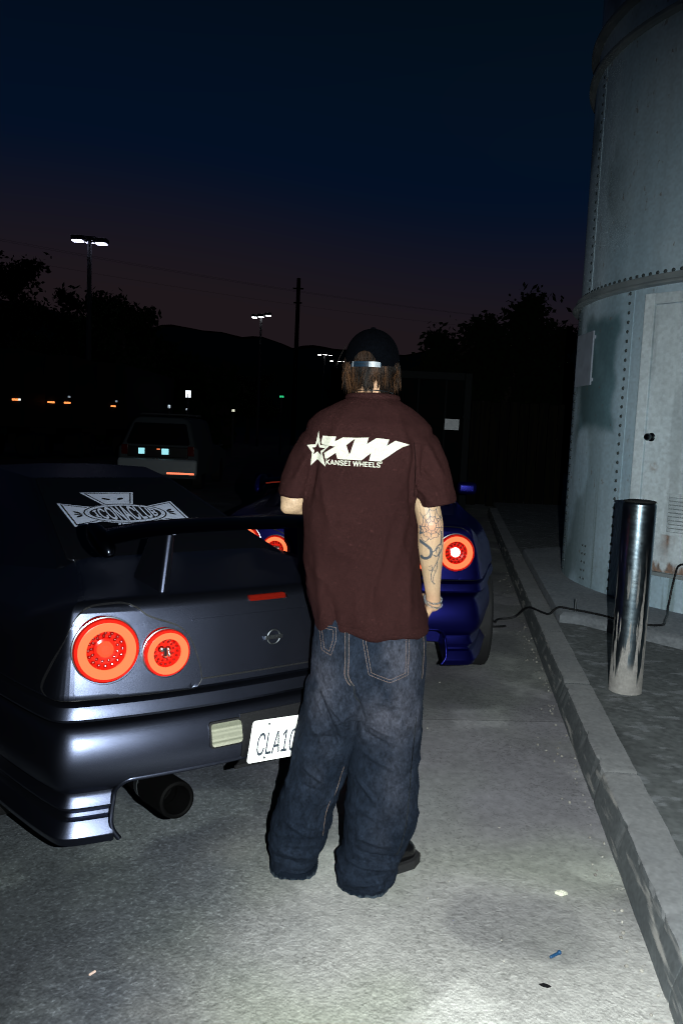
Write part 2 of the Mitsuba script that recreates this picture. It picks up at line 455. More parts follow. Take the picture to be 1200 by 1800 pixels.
mat('m_strap_pale', (0.17, 0.19, 0.21), 0.4)
mat('m_leather', (0.003, 0.003, 0.0035), 0.22, spec=0.5)
mat('m_bark', proc(lambda p, n, uv: mi.Color3f(mix((0.03, 0.025, 0.02), (0.07, 0.06, 0.05), fbm(p.x * 6, p.y * 6, p.z * 2, 3)))), 0.9)
scene['m_leaf'] = {'type': 'principledthin', 'base_color': rgb((0.03, 0.045, 0.02)), 'roughness': 0.7, 'diff_trans': 0.5}
mat('m_hill', proc(lambda p, n, uv: mi.Color3f(mix((0.03, 0.035, 0.025), (0.06, 0.06, 0.045), fbm(p.x * 0.02, p.y * 0.02, p.z * 0.02, 3)))), 0.95)
mat('m_pole', (0.05, 0.05, 0.055), 0.6)
mat('m_wood', proc(lambda p, n, uv: mi.Color3f(mix((0.007, 0.007, 0.006), (0.016, 0.0145, 0.012), fbm(p.x * 18, p.y * 18, p.z * 1.3, 3)))), 0.9, spec=0.04)
mat('m_container', proc(lambda p, n, uv: mi.Color3f(mix((0.0015, 0.002, 0.0022), (0.0045, 0.0055, 0.0055), fbm(p.x * 4, p.y * 4, p.z * 2, 4)))), 0.8, spec=0.04)
mat('m_container_trim', (0.012, 0.015, 0.016), 0.7, spec=0.05)
mat('m_trailer', (0.02, 0.023, 0.026), 0.7, spec=0.05)
mat('m_sign_white', (0.75, 0.78, 0.82), 0.5)
mat('m_panel', proc(lambda p, n, uv: mi.Color3f(0.29, 0.33, 0.40) * (0.85 + 0.3 * fbm(p.x * 12, p.y * 12, p.z * 12, 3))), 0.55)
mat('m_lamp', (0.8, 0.8, 0.8), 0.5)
mat('m_cable', (0.008, 0.008, 0.009), 0.5)
mat('m_pebble', proc(lambda p, n, uv: mi.Color3f(mix((0.12, 0.11, 0.10), (0.42, 0.40, 0.36), noise(p.x * 60, p.y * 60, 1)))), 0.9)
mat('m_paper', (0.55, 0.54, 0.44), 0.8)
mat('m_bluebit', (0.012, 0.05, 0.12), 0.35)
mat('m_butt', (0.62, 0.45, 0.38), 0.8)

# ------------------------------------------------------------------ setting: ground, kerb, pad, plinth, hills
KD = V([0.1393, 0.9902])                      # direction of the kerb; its foot runs through K0
K0 = V([0.660, 0.0])
KN = V([KD[1], -KD[0]])                       # to the right


def kp(t, s, z):
    return np.append(K0 + KD * t + KN * s, z)


def disc(cx, cy, rs, n=96):
    v, f = [V([cx, cy, 0.0])], []
    w = np.arange(n) * 2 * np.pi / n
    for r in rs:
        v += [V([cx + r * math.cos(a), cy + r * math.sin(a), 0]) for a in w]
    for j in range(n):
        f.append([0, 1 + j, 1 + (j + 1) % n])
    for i in range(len(rs) - 1):
        a = 1 + i * n
        for j in range(n):
            k = (j + 1) % n
            f += [[a + j, a + n + j, a + n + k], [a + j, a + n + k, a + k]]
    return trimesh.Trimesh(np.array(v), f, process=False)


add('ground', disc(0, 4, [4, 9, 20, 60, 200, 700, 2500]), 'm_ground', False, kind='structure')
# kerb stones, each a piece with its own joints, chips and slightly uneven height
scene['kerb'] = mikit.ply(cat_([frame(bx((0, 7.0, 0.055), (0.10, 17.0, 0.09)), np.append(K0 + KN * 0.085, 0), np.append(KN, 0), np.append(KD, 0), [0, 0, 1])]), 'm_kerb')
tag('kerb', kind='structure')
rng = np.random.default_rng(5)
t, lens = -1.35, [1.55, 1.02, 1.15, 1.20, 1.2, 1.2, 1.2, 1.2, 1.2, 1.2, 1.2, 1.2, 1.2]
tops = [0.205]
t = 2.06 - 1.23 * 3
for i in range(14):
    L = 1.23
    prof = V([(0.0, -0.03), (0.008, 0.05), (0.030, 0.120), (0.036, 0.135), (0.048, 0.142), (0.172, 0.142), (0.180, 0.139), (0.184, 0.130), (0.185, -0.03)])
    n_l = 56
    rings = []
    for k in range(n_l + 1):
        tt = t + 0.0025 + (L - 0.005) * k / n_l
        e = min(k, n_l - k)
        q = prof.copy()
        if e == 0:
            q[:, 0] = 0.0925 + (q[:, 0] - 0.0925) * 0.96
            q[2:8, 1] -= 0.004
        rings.append(np.array([kp(tt, a, b) for a, b in q]))
    R = np.array(rings)
    nz = meshkit.fbm(R * [9, 9, 22], 3, 3) - 0.5
    ch = np.clip(meshkit.fbm(R * [16, 16, 16], 3, 8) - 0.60, 0, 1) * 0.06
    edge = np.zeros(R.shape[:2]); edge[:, 2:5] = 1; edge[:, 1] = 0.5
    R[..., :2] += (KN * 0.006)[None, None] * nz[..., None] + KN[None, None] * (ch * edge)[..., None]
    R[..., 2] += 0.006 * nz - ch * edge * 0.6 + rng.uniform(-0.003, 0.003)
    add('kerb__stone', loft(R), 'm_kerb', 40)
    t += L

# pavement pad behind the kerb
pad = Polygon([kp(-6, 0.188, 0)[:2], kp(40, 0.188, 0)[:2], (30, 40), (30, -6)])
add('pavement', extr(pad, 0.12, 0.0), 'm_pad', False, kind='structure')
# raised footing of the tank, rough edged
w = np.arange(160) * 2 * np.pi / 160
wob = 0.05 * np.sin(w * 5 + 1) + 0.04 * np.sin(w * 11)
pr = 2.87 + wob + np.where(abs(np.degrees(np.arctan2(np.sin(w - math.radians(-155)), np.cos(w - math.radians(-155))))) < 5, 0.10, 0)
ring = lambda dr_, z: np.stack([TC[0] + (pr + dr_) * np.cos(w), TC[1] + (pr + dr_) * np.sin(w), np.full(160, z)], 1)
R = np.array([ring(0.02, 0.10), ring(0.012, 0.17), ring(-0.02, 0.197), ring(-0.06, 0.204), ring(-0.4, 0.206), ring(-1.5, 0.206)])
nz = meshkit.fbm(R * [8, 8, 8], 3, 2) - 0.5
R[1:4, :, 2] += 0.025 * nz[1:4]
for q_ in R:                                   # the footing butts against the back of the kerb
    s_k = (q_[:, :2] - K0) @ KN
    q_[:, :2] += np.maximum(0.198 - s_k, 0)[:, None] * KN
add('tank_footing', loft(R), 'm_plinth', 40, kind='structure')

# hills far behind
hx = np.linspace(-3200, 3200, 640)
prof = np.interp(hx, [-3200, -2400, -900, -345, -193, -120, -60, -7, 75, 200, 420, 1100, 2400, 3200], [0, 90, 150, 116, 101, 92, 86, 80, 86, 92, 120, 140, 90, 0])
hv, hf = [], []
ys = [620, 700, 800, 980, 1300]
for j, y in enumerate(ys):
    k = [0.0, 0.55, 1.0, 0.75, 0.0][j]
    zz = prof * k + (meshkit.fbm(np.stack([hx * 0.018, hx * 0 + y * 0.02, hx * 0], 1), 4, 4) - 0.5) * 18 * k + (meshkit.fbm(np.stack([hx * 0.13, hx * 0 + j, hx * 0], 1), 2, 9) - 0.5) * 3 * k
    hv += [V([x, y, z - 1]) for x, z in zip(hx, zz)]
nh = len(hx)
for j in range(len(ys) - 1):
    for i in range(nh - 1):
        a = j * nh + i
        hf += [[a, a + 1, a + nh + 1], [a, a + nh + 1, a + nh]]
add('hills', trimesh.Trimesh(np.array(hv), hf, process=False), 'm_hill', True, kind='structure')

# ------------------------------------------------------------------ riveted steel tank
def cyl(r, z0, z1, n=144, step=0.35):
    zs = np.linspace(z0, z1, max(2, int((z1 - z0) / step) + 1))
    a = np.arange(n) * 2 * np.pi / n
    return loft([np.stack([TC[0] + r * np.cos(a), TC[1] + r * np.sin(a), np.full(n, z)], 1) for z in zs])


def at_tank(deg, z, r=TR):
    a = math.radians(deg)
    return V([TC[0] + r * math.cos(a), TC[1] + r * math.sin(a), z])


TK = 'steel_tank'
tag(TK, 'tall round riveted steel tank, pale blue grey and stained, with a door in its side', 'tank')
add(TK + '__lower_shell', cyl(TR, 0.19, 2.80), 'm_tank', 30)
add(TK + '__middle_shell', cyl(TR - 0.012, 2.80, 4.93), 'm_tank', 30)
add(TK + '__upper_shell', cyl(TR - 0.024, 4.93, 7.2), 'm_tank', 30)


def belt(prof, n=144):
    a = np.arange(n) * 2 * np.pi / n
    return loft([np.stack([TC[0] + r * np.cos(a), TC[1] + r * np.sin(a), np.full(n, z)], 1) for r, z in prof])


add(TK + '__belt_flange', belt([(TR - 0.03, 2.775), (TR + 0.025, 2.777), (TR + 0.058, 2.782), (TR + 0.066, 2.794), (TR + 0.060, 2.806), (TR + 0.035, 2.815), (TR + 0.035, 2.86), (TR + 0.028, 2.865), (TR - 0.03, 2.868)]), 'm_band', 30)
for z in (4.86, 5.16):
    add(TK + '__upper_flange', belt([(TR - 0.05, z), (TR + 0.03, z), (TR + 0.05, z + 0.015), (TR + 0.05, z + 0.045), (TR + 0.03, z + 0.06), (TR - 0.05, z + 0.06)]), 'm_band', 30)
roof = revolve([(0, 8.0), (0.4, 7.9), (TR + 0.08, 7.26), (TR + 0.08, 7.19), (0, 7.19)], 96)
roof.apply_translation([TC[0], TC[1], 0])
add(TK + '__roof', roof, 'm_band', 30)


def rivets(pts, r=0.0175):
    dome = revolve([(0, r * 0.85), (r * 0.6, r * 0.62), (r * 0.9, r * 0.3), (r, 0.0), (r, -0.01)], 8)
    ms = []
    for deg, z, rad in pts:
        nrm = V([math.cos(math.radians(deg)), math.sin(math.radians(deg)), 0])
        tn = V([-nrm[1], nrm[0], 0])
        ms.append(frame(dome, at_tank(deg, z, rad), tn, [0, 0, 1], nrm))
    return cat_(ms)


for deg in (-160.2, -188.5, -120, -85):
    add(TK + '__rivet_seam', rivets([(deg, z, TR) for z in np.arange(0.26, 2.76, 0.078)]), 'm_rivet', 30, kind='stuff')
for deg in (-181.0, -100):
    add(TK + '__rivet_seam', rivets([(deg, z, TR - 0.012) for z in np.arange(2.92, 4.84, 0.078)]), 'm_rivet', 30, kind='stuff')
add(TK + '__rivet_seam', rivets([(d, 2.885, TR - 0.012) for d in np.arange(-215, -80, 2.0)]), 'm_rivet', 30, kind='stuff')
add(TK + '__rivet_seam', rivets([(d, z, TR) for d in (-172.4, -170.9) for z in np.arange(0.27, 0.62, 0.075)], 0.011), 'm_rivet', 30, kind='stuff')
# lap strips at the vertical seams
for deg, z0, z1 in ((-160.2, 0.21, 2.775), (-181.0, 2.87, 4.86)):
    a0, a1 = deg - 1.5, deg + 1.5
    rr = TR if z0 < 1 else TR - 0.012
    pts = [at_tank(a, z, r_) for a in np.linspace(a0, a1, 5) for z in (z0, z1) for r_ in (rr - 0.01, rr + 0.004)]
    add(TK + '__seam_strip', hullp(pts), 'm_tank', 30)


def on_door(m, u, z, out):
    """local x = along the door, y = up, z = out of the door"""
    return frame(m, DC + DT * u + DN * out + V([0, 0, z]), DT, [0, 0, 1], DN)


DW, DZ0, DZ1 = 0.86, 0.505, 2.62
fr = cat_([on_door(bx((s * (DW / 2 + 0.045), 0, 0), (0.085, DZ1 - DZ0 + 0.09, 0.16), 0.004), 0, (DZ0 + DZ1) / 2 + 0.045, -0.06) for s in (-1, 1)]
          + [on_door(bx((0, 0, 0), (DW + 0.004, 0.085, 0.156), 0.004), 0, DZ1 + 0.047, -0.06)])
add(TK + '__door_frame', fr, 'm_door', 30)
DR = add(TK + '__door', on_door(bx((0, 0, 0), (DW - 0.008, DZ1 - DZ0, 0.05), 0.003), 0, (DZ0 + DZ1) / 2, -0.02), 'm_door', 30, label='pale dented steel door with a louvred vent and rust along its foot')
sill = on_door(bx((0, 0, 0), (DW + 0.17, 0.03, 0.17), 0.004), 0, DZ0 - 0.018, -0.055)
add(TK + '__door_sill', sill, 'm_band', 30)
kn = cat_([revolve([(0, 0.0), (0.032, 0.0), (0.034, 0.006), (0.026, 0.012), (0.012, 0.014), (0.012, 0.036), (0.022, 0.042), (0.029, 0.052), (0.030, 0.062), (0.024, 0.074), (0.010, 0.079), (0, 0.080)], 24)])
add(DR + '__knob', on_door(kn, -0.375, 1.575, 0.005), 'm_knob', 30)
add(DR + '__latch_plate', on_door(bx((0, 0, 0), (0.085, 0.055, 0.006), 0.002), -0.365, 1.335, 0.006), 'm_door', 30)
vz0, vz1, vu0, vu1 = 0.835, 1.11, -0.18, 0.22
vf = []
for (x0, x1, z0, z1) in ((vu0 - .03, vu0, vz0 - .03, vz1 + .03), (vu1, vu1 + .03, vz0 - .03, vz1 + .03), (vu0 + .001, vu1 - .001, vz0 - .03, vz0), (vu0 + .001, vu1 - .001, vz1, vz1 + .03)):
    vf.append(on_door(bx(((x0 + x1) / 2, (z0 + z1) / 2, 0), (x1 - x0, z1 - z0, 0.022), 0.003), 0, 0, 0.012))
VT = add(DR + '__vent', cat_(vf), 'm_door', 30)
add(DR + '__vent_backing', on_door(bx(((vu0 + vu1) / 2, (vz0 + vz1) / 2, 0), (vu1 - vu0 - 0.002, vz1 - vz0 - 0.002, 0.004)), 0, 0, 0.0075), 'm_band', False)
for i in range(9):
    z = vz0 + (i + 0.5) * (vz1 - vz0) / 9
    sl = bx((0, 0, 0), (vu1 - vu0 - 0.004, 0.026, 0.005), 0.002)
    sl.apply_transform(trimesh.transformations.rotation_matrix(math.radians(-38), [1, 0, 0]))
    add(VT + '__slat' if False else DR + '__vent_slat', on_door(sl, (vu0 + vu1) / 2, z, 0.020), 'm_door', 30)

# sign panel fixed to the tank
sa = math.radians(-178.5)
sn, st_ = V([math.cos(sa), math.sin(sa), 0]), V([-math.sin(sa), math.cos(sa), 0])
sc = V([TC[0], TC[1], 2.265]) + sn * (TR + 0.022)
add('wall_panel', cat_([frame(bx((0, 0, 0), (0.44, 0.48, 0.016), 0.004), sc, st_, [0, 0, 1], sn),
                        *[frame(bx((x, y, -0.03), (0.03, 0.03, 0.07)), sc, st_, [0, 0, 1], sn) for x in (-0.17, 0.17) for y in (-0.19, 0.19)]]), 'm_panel', 30,
    label='blank pale rectangular panel fixed to the left side of the steel tank', cat='sign')

# steel bollard
BX, BY = 1.655, 4.416
b = revolve([(0, 1.205), (0.05, 1.204), (0.080, 1.198), (0.0875, 1.190), (0.0895, 1.180), (0.0895, 0.11), (0, 0.11)], 64)
b.apply_translation([BX, BY, 0])
BO = 'bollard'
tag(BO, 'scuffed shiny steel pipe bollard standing on the pavement before the tank', 'bollard')
add(BO + '__pipe', b, 'm_bollard', 30)
cp = revolve([(0, 1.212), (0.06, 1.211), (0.084, 1.207), (0.0895, 1.1995), (0.0, 1.1995)], 64)
cp.apply_translation([BX, BY, 0.0008])
add(BO + '__cap', cp, 'm_rubber', 30, label='dark flat cap')

# black cable along the footing and up the tank
cab = spline([(1.30, 6.40, .012), (1.38, 6.55, .012), (1.48, 6.55, .03), (1.57, 6.36, .158), (1.66, 6.18, .150), (1.74, 6.13, .222), (1.86, 6.04, .220), (1.99, 5.92, .219), (2.10, 5.74, .219), (2.20, 5.66, .219), (2.28, 5.65, .219), (2.35, 5.67, .219), (2.45, 5.85, .221), (2.54, 6.03, .224), (2.598, 6.165, .27), (2.62, 6.185, .38), (2.632, 6.168, .51), (2.64, 6.158, .57), (2.665, 6.125, .60), (2.9, 5.95, .59)], 140)
add('cable', cat_([tube(cab, 0.0085, 8), tube(spline([(1.30, 6.40, .012), (1.22, 6.62, .012), (1.10, 6.75, .012)], 14), 0.0085, 6), tube(spline([(1.36, 6.30, .012), (1.25, 6.26, .012), (1.05, 6.55, .012)], 14), 0.0085, 6)]), 'm_cable', 40,
    label='thin black cable lying along the footing and rising up the tank', cat='cable')
add('peg', hull([(1.84, 6.06, 0.18), (1.838, 6.06, 0.30)], [0.009, 0.008], 10), 'm_steel', 30, label='short metal peg sticking up from the edge of the tank footing', cat='peg')

# ------------------------------------------------------------------ coupe (two are in the photograph)
half = V([(0, 0.0), (0.18, 0.002), (0.30, 0.008), (0.42, 0.019), (0.54, 0.037), (0.62, 0.053), (0.655, 0.062), (0.688, 0.076), (0.703, 0.094), (0.713, 0.122), (0.733, 0.195), (0.763, 0.335), (0.795, 0.51), (0.86, 0.85), (0.88, 1.3), (0.87, 1.9), (0.865, 2.6), (0.88, 3.2), (0.87, 3.7), (0.80, 4.15), (0.66, 4.42), (0.40, 4.53), (0, 4.56)])


def contour(n=420):
    p = spline(half, n)
    for _ in range(3):
        p[1:-1] = 0.5 * p[1:-1] + 0.25 * (p[2:] + p[:-2])
    q = p[1:-1][::-1] * [-1, 1]
    c = np.vstack([p, q])                      # right side first, then back along the left: counter-clockwise
    tg = np.roll(c, -1, 0) - np.roll(c, 1, 0)
    tg /= np.linalg.norm(tg, axis=1, keepdims=True)
    nn = np.stack([tg[:, 1], -tg[:, 0]], 1)
    for _ in range(3):
        nn = nn + np.roll(nn, 1, 0) + np.roll(nn, -1, 0)
        nn /= np.linalg.norm(nn, axis=1, keepdims=True)
    return c, nn


CON, CONN = contour()


def nose(z, x, y):
    """the bonnet drops towards the front; the shoulders beside the boot lid and cabin fall away"""
    st = lambda a, b, t: (lambda u: u * u * (3 - 2 * u))(np.clip((t - a) / (b - a), 0, 1))
    z = z - 0.085 * st(0.36, 0.74, abs(x)) * st(0.10, 0.45, y) * np.clip((z - 0.80) / 0.18, 0, 1.1)
    k = np.clip((y - 2.9) / 1.7, 0, 1)
    return z - np.clip((z - 0.55) / 0.45, 0, 1.2) * 0.20 * k * k * (3 - 2 * k)


def band(levels, top=None):
    R = []
    for z, o in levels:
        c = CON - CONN * o
        R.append(np.stack([c[:, 0], c[:, 1], nose(np.full(len(c), z), c[:, 0], c[:, 1])], 1))
    if top:
        c0 = V([0, 2.2])
        base = R[-1]
        for k, dz in top:
            c = c0 + (base[:, :2] - c0) * k
            R.append(np.stack([c[:, 0], c[:, 1], nose(np.full(len(c), levels[-1][0] + dz), c[:, 0], c[:, 1])], 1))
    return loft(R)


def inset(levels, z):
    zs, os = zip(*levels)
    return np.interp(z, zs, os)


UP = [(0.684, 0.030), (0.690, 0.004), (0.70, -0.003), (0.74, 0.006), (0.80, 0.020), (0.86, 0.035), (0.905, 0.047), (0.912, 0.0495), (0.945, 0.060), (0.960, 0.070), (0.972, 0.086), (0.978, 0.104), (0.980, 0.127)]
TRIM = [(0.622, 0.06), (0.625, 0.010), (0.630, -0.010), (0.638, -0.013), (0.655, -0.008), (0.672, 0.000), (0.679, 0.012), (0.680, 0.050)]
LOW = [(0.222, 0.060), (0.225, 0.026), (0.232, 0.014), (0.240, 0.011), (0.258, 0.000), (0.264, 0.000), (0.304, 0.024), (0.312, 0.040), (0.322, 0.044), (0.334, 0.040), (0.341, 0.022), (0.348, 0.021), (0.374, 0.036), (0.388, 0.036), (0.398, 0.022), (0.412, 0.006), (0.43, -0.004), (0.455, -0.011), (0.48, -0.013), (0.51, -0.010), (0.54, -0.003), (0.565, 0.007), (0.582, 0.016), (0.594, 0.026), (0.600, 0.038), (0.602, 0.06)]
EDGE = [(0.20, 0.006), (0.26, 0.006), (0.32, 0.020), (0.38, 0.024), (0.41, 0.008), (0.43, -0.004), (0.455, -0.011), (0.6, 0.03)]
_sx = np.concatenate([CON[150:][::-1] if False else CON[CON[:, 1] < 1.2]])
_order = np.argsort(CON[:, 0] + 10 * (CON[:, 1] > 1.2))
_rear = np.array([i for i in _order if CON[i, 1] < 1.2])


def on_rear(x, z, out, levels=UP):
    """point on the rear of the body: lateral x, height z, standing out by out"""
    cx, cy = CON[_rear, 0], CON[_rear, 1]
    nx, ny = CONN[_rear, 0], CONN[_rear, 1]
    a = np.interp(x, cx, cy)
    n0, n1 = np.interp(x, cx, nx), np.interp(x, cx, ny)
    o = -inset(levels, z) + out
    return np.stack([x + n0 * o, a + n1 * o, z + 0 * x], -1)


def patch(poly, t, out, size=0.03, levels=UP):
    """a plate with the outline poly (lateral, height), laid on the rear of the body"""
    m = fine(extr(poly, t, 0.0), size)
    v = np.array(m.vertices)
    w = on_rear(v[:, 0], v[:, 1], v[:, 2] + out, levels)
    q = trimesh.Trimesh(w, m.faces, process=False)
    if q.volume < 0:
        q.invert()
    return q


CAR = []            # (part key, mesh, material slot, smooth, extra)


def cpart(k, m, slot, smooth=30, **more):
    n, kk = 1, k
    while any(c[0] == kk for c in CAR):
        kk = f'{k}_{n:03d}'
        n += 1
    CAR.append((kk, mikit.ply(m, 'm_black', smooth=smooth), slot, more))
    return kk


upper = man(band(UP, [(0.97, 0.003), (0.93, 0.005), (0.88, 0.007), (0.80, 0.009), (0.70, 0.011), (0.58, 0.012), (0.45, 0.013), (0.25, 0.014)]))
lower = man(band(LOW))
arch = [m3.Manifold.cylinder(0.34, 0.345, 0.345, 48).rotate([0, 90, 0]).translate([x, y, 0.325]) for x in (0.66, -1.0) for y in (0.93, 3.60)]
arches = m3.Manifold.batch_boolean(arch, m3.OpType.Add)
upper = upper - arches
for lx, lz, lr in ((0.569, 0.838, 0.098), (0.386, 0.815, 0.074)):
    for s in (-1, 1):
        q0 = V([s * lx, float(np.interp(lx, half[:13, 0], half[:13, 1])) + 0.04, lz])
        upper = upper - m3.Manifold.cylinder(0.20, lr * 1.005, lr * 1.005, 56).rotate([90, 0, 0]).translate([float(q0[0]), float(q0[1]) + 0.06, float(q0[2])])
lower = lower - arches
cut = Polygon([(-0.515, 0.1), (-0.548, 0.285), (-0.535, 0.40), (-0.505, 0.424), (0.505, 0.424), (0.535, 0.40), (0.548, 0.285), (0.515, 0.1)]).buffer(-0.012).buffer(0.012)
cutter = man(frame(extr(cut, 1.0), [0, -0.2, 0], [1, 0, 0], [0, 0, 1], [0, -1, 0]))
cutter = cutter.translate([0, 0.80, 0])
rear = lower.trim_by_plane([0, -1, 0], -0.56) - cutter
cpart('rear_bumper', rear, 'paint', 32)
cpart('body', upper, 'paint', 32)
cpart('sills', lower.trim_by_plane([0, 1, 0], 0.562), 'paint', 32)
cpart('rear_trim_strip', man(band(TRIM)) - arches, 'paint', 32)
cpart('underbody', man(band([(0.30, 0.14), (0.90, 0.14)])) - arches - cutter.translate([0, 0.05, 0]), 'black', 30)
# rolled flange along the bumper cut-out
fl = spline([(-0.524, 0.236), (-0.5485, 0.288), (-0.541, 0.36), (-0.536, 0.390), (-0.520, 0.414), (-0.49, 0.428), (-0.25, 0.429), (0.0, 0.429), (0.25, 0.429), (0.49, 0.428), (0.520, 0.414), (0.536, 0.390), (0.541, 0.36), (0.5485, 0.288), (0.524, 0.236)], 140)
cpart('rear_bumper__edge', tube(on_rear(fl[:, 0], fl[:, 1], -0.004, EDGE), 0.0085, 8), 'paint', 60)
# lamp fields and shut lines
LAMPS = [(s * x, z, R) for s in (-1, 1) for x, z, R in ((0.569, 0.838, 0.098), (0.386, 0.815, 0.074))]
pan = (lambda q: Polygon(spline(q + q[:1], 90)).buffer(-0.02).buffer(0.02))([(0.295, 0.694), (0.275, 0.725), (0.300, 0.838), (0.330, 0.880), (0.440, 0.928), (0.472, 0.953), (0.520, 0.966), (0.60, 0.962), (0.665, 0.925), (0.700, 0.86), (0.715, 0.79), (0.722, 0.72), (0.715, 0.698), (0.50, 0.696)])
holes = union_all([Point(x, z).buffer(R * 1.035, quad_segs=14) for x, z, R in LAMPS])
for s in (-1, 1):
    q = affinity.scale(pan, s, 1, origin=(0, 0))
    cpart('shut_line', patch(q.buffer(0.0048).difference(q.buffer(-0.004)), 0.0020, 0.0002), 'black', False)
    cpart('lamp_panel', patch(q.difference(holes), 0.0046, 0.0010, 0.014), 'paint', 40)
    chrome = ribbon(list(q.exterior.coords), 0.0022)
cpart('shut_line', patch(sbox(-0.268, 0.7175, 0.268, 0.7225), 0.0015, 0.0002), 'black', False)
cpart('boot_crease', patch(rrect(0.64, 0.004, 0.0015).buffer(0) if False else affinity.translate(rrect(0.58, 0.006, 0.0025), 0, 0.902), 0.004, -0.001), 'paint', 40)
# tail lamps
def lamp(x, z, R, big):
    o = on_rear(V([x]), V([z]), 0.0045)[0]
    k = np.argmin(abs(CON[_rear, 0] - x))
    nrm = V([*CONN[_rear[k]] * [0.7, 1], 0.03])
    nrm /= np.linalg.norm(nrm)
    tx = np.cross([0, 0, 1], nrm); tx /= np.linalg.norm(tx)
    ty = np.cross(nrm, tx)
    P_ = lambda m: frame(m, o, tx, ty, nrm)
    s = R / 0.1
    k_ = cpart('tail_lamp', P_(revolve([(0.0, -0.03), (0.100 * s, -0.03), (0.100 * s, 0.014), (0.097 * s, 0.021), (0.091 * s, 0.0245), (0.088 * s, 0.0245), (0.088 * s, 0.015), (0.061 * s, 0.010), (0.059 * s, 0.004), (0.050 * s, -0.020), (0.030 * s, -0.024), (0, -0.024)], 56)), 'red_lens', 30)
    cpart(k_ + '__light_ring', P_(revolve([(0.0615 * s, 0.012), (0.0615 * s, 0.023), (0.065 * s, 0.0255), (0.086 * s, 0.0258), (0.0885 * s, 0.0252), (0.0885 * s, 0.012), (0.0615 * s, 0.012)], 56)), 'ring', 30, ring=True)
    fac = []
    for rr, cnt, ph in ((0.052, 16, 0), (0.0405, 13, .2)):
        for j in range(cnt):
            a = 2 * math.pi * j / cnt + ph
            fac.append(trimesh.creation.icosphere(1, 0.0056 * s).apply_translation([rr * s * math.cos(a), rr * s * math.sin(a), 0.000 if rr > 0.045 else -0.013]))
    cpart(k_ + '__reflector', P_(cat_(fac)), 'red_facet', False)
    if big:
        cpart(k_ + '__bulb', P_(revolve([(0, 0.012), (0.014, 0.011), (0.024, 0.004), (0.0250, -0.024), (0, -0.024)], 24)), 'bulb', 30, bulb=True)
        cpart(k_ + '__inner_rim', P_(revolve([(0.026, -0.02), (0.026, -0.002), (0.033, -0.004), (0.034, -0.02), (0.026, -0.02)], 32)), 'red_lens', 30)
    else:
        cpart(k_ + '__bulb', P_(cat_([trimesh.creation.icosphere(1, 0.011).apply_translation([a, b_, -0.008]) for a, b_ in ((0.010, 0.006), (-0.011, 0.008), (0.002, -0.013), (0.013, -0.010))] + [bx((0, 0, -0.006), (0.012, 0.030, 0.02), 0.003)])), 'chrome', False)
    cpart(k_ + '__bezel', P_(revolve([(0.1000 * s, -0.004), (0.1035 * s, -0.004), (0.1035 * s, 0.004), (0.1000 * s, 0.005), (0.1000 * s, -0.004)], 56)), 'steel', 30)


for s in (-1, 1):
    lamp(s * 0.569, 0.838, 0.098, True)
    lamp(s * 0.386, 0.815, 0.074, False)
# third brake light, emblem
bl = cpart('brake_light', patch(affinity.translate(rrect(0.142, 0.017, 0.003), -0.008, 0.9535), 0.014, -0.004, levels=UP), 'brake', 30, brake=True)
cpart(bl + '__end_cap', patch(affinity.translate(rrect(0.006, 0.020, 0.002), 0.0665, 0.9535), 0.012, 0.0), 'chrome', 30)
em0 = on_rear(V([0.0]), V([0.821]), 0.004)[0]
EF = lambda m: frame(m, em0, [1, 0, 0], [0, 0, 1], [0, -1, 0])
tor = trimesh.creation.torus(0.0245, 0.0034, major_sections=36, minor_sections=8)
eb = cpart('emblem', EF(tor), 'steel', 40)
cpart(eb + '__bar', EF(bx((0, 0, 0.001), (0.070, 0.015, 0.007), 0.002)), 'steel', 30)
txt = meshkit.text_mesh('NISSAN', 0.0095, 0.0012)
txt.apply_translation([-txt.bounds.mean(0)[0], -0.0047, 0.0044]); txt.vertices[:, 0] *= 1.05
cpart(eb + '__lettering', EF(txt), 'black', False)
# reversing lamp, number plate in its recess
cpart('plate_recess', patch(sbox(-0.128, 0.375, 0.262, 0.575), 0.003, 0.0005, levels=LOW), 'black', 30)
rv = cpart('reversing_lamp', patch(affinity.translate(rrect(0.108, 0.070, 0.010), -0.184, 0.527), 0.010, 0.000, levels=LOW), 'clear', 30)
cpart(rv + '__surround', patch(affinity.translate(rrect(0.120, 0.082, 0.013).difference(rrect(0.109, 0.071, 0.010)), -0.184, 0.527), 0.007, 0.0, levels=LOW), 'black', 30)
cpart('reversing_lamp', patch(affinity.translate(rrect(0.108, 0.070, 0.010), 0.335, 0.527), 0.010, 0.000, levels=LOW), 'clear', 30)
pt = math.radians(7)
pn = V([0, -math.cos(pt), math.sin(pt) * -1.0])
py_ = V([0, -math.sin(pt) * 1.0, math.cos(pt)])
pr_ = math.radians(-3.5)
pxv, pyv = V([1, 0, 0]) * math.cos(pr_) + py_ * math.sin(pr_), py_ * math.cos(pr_) - V([1, 0, 0]) * math.sin(pr_)
PC = V([0.040, -0.032, 0.480])
PF = lambda m: frame(m, PC, pxv, pyv, pn)
npk = cpart('number_plate', PF(extr(rrect(0.304, 0.152, 0.012), 0.002, 0)), 'plate', 30)
tx = meshkit.text_mesh('CLA102', 0.080, 0.0006)
tx.vertices[:, 0] *= 0.445
tx.apply_translation([-0.126, -0.052, 0.0022])
cpart(npk + '__lettering', PF(tx), 'plate_ink', False)
t2 = meshkit.text_mesh('California', 0.017, 0.0004)
t2.apply_translation([-t2.bounds.mean(0)[0], 0.046, 0.0022])
cpart(npk + '__state_name', PF(t2), 'plate_faint', False)
cpart(npk + '__sticker', PF(cat_([bx((0.095, 0.048, 0.0024), (0.034, 0.020, 0.0006))])), 'plate_blue', False)
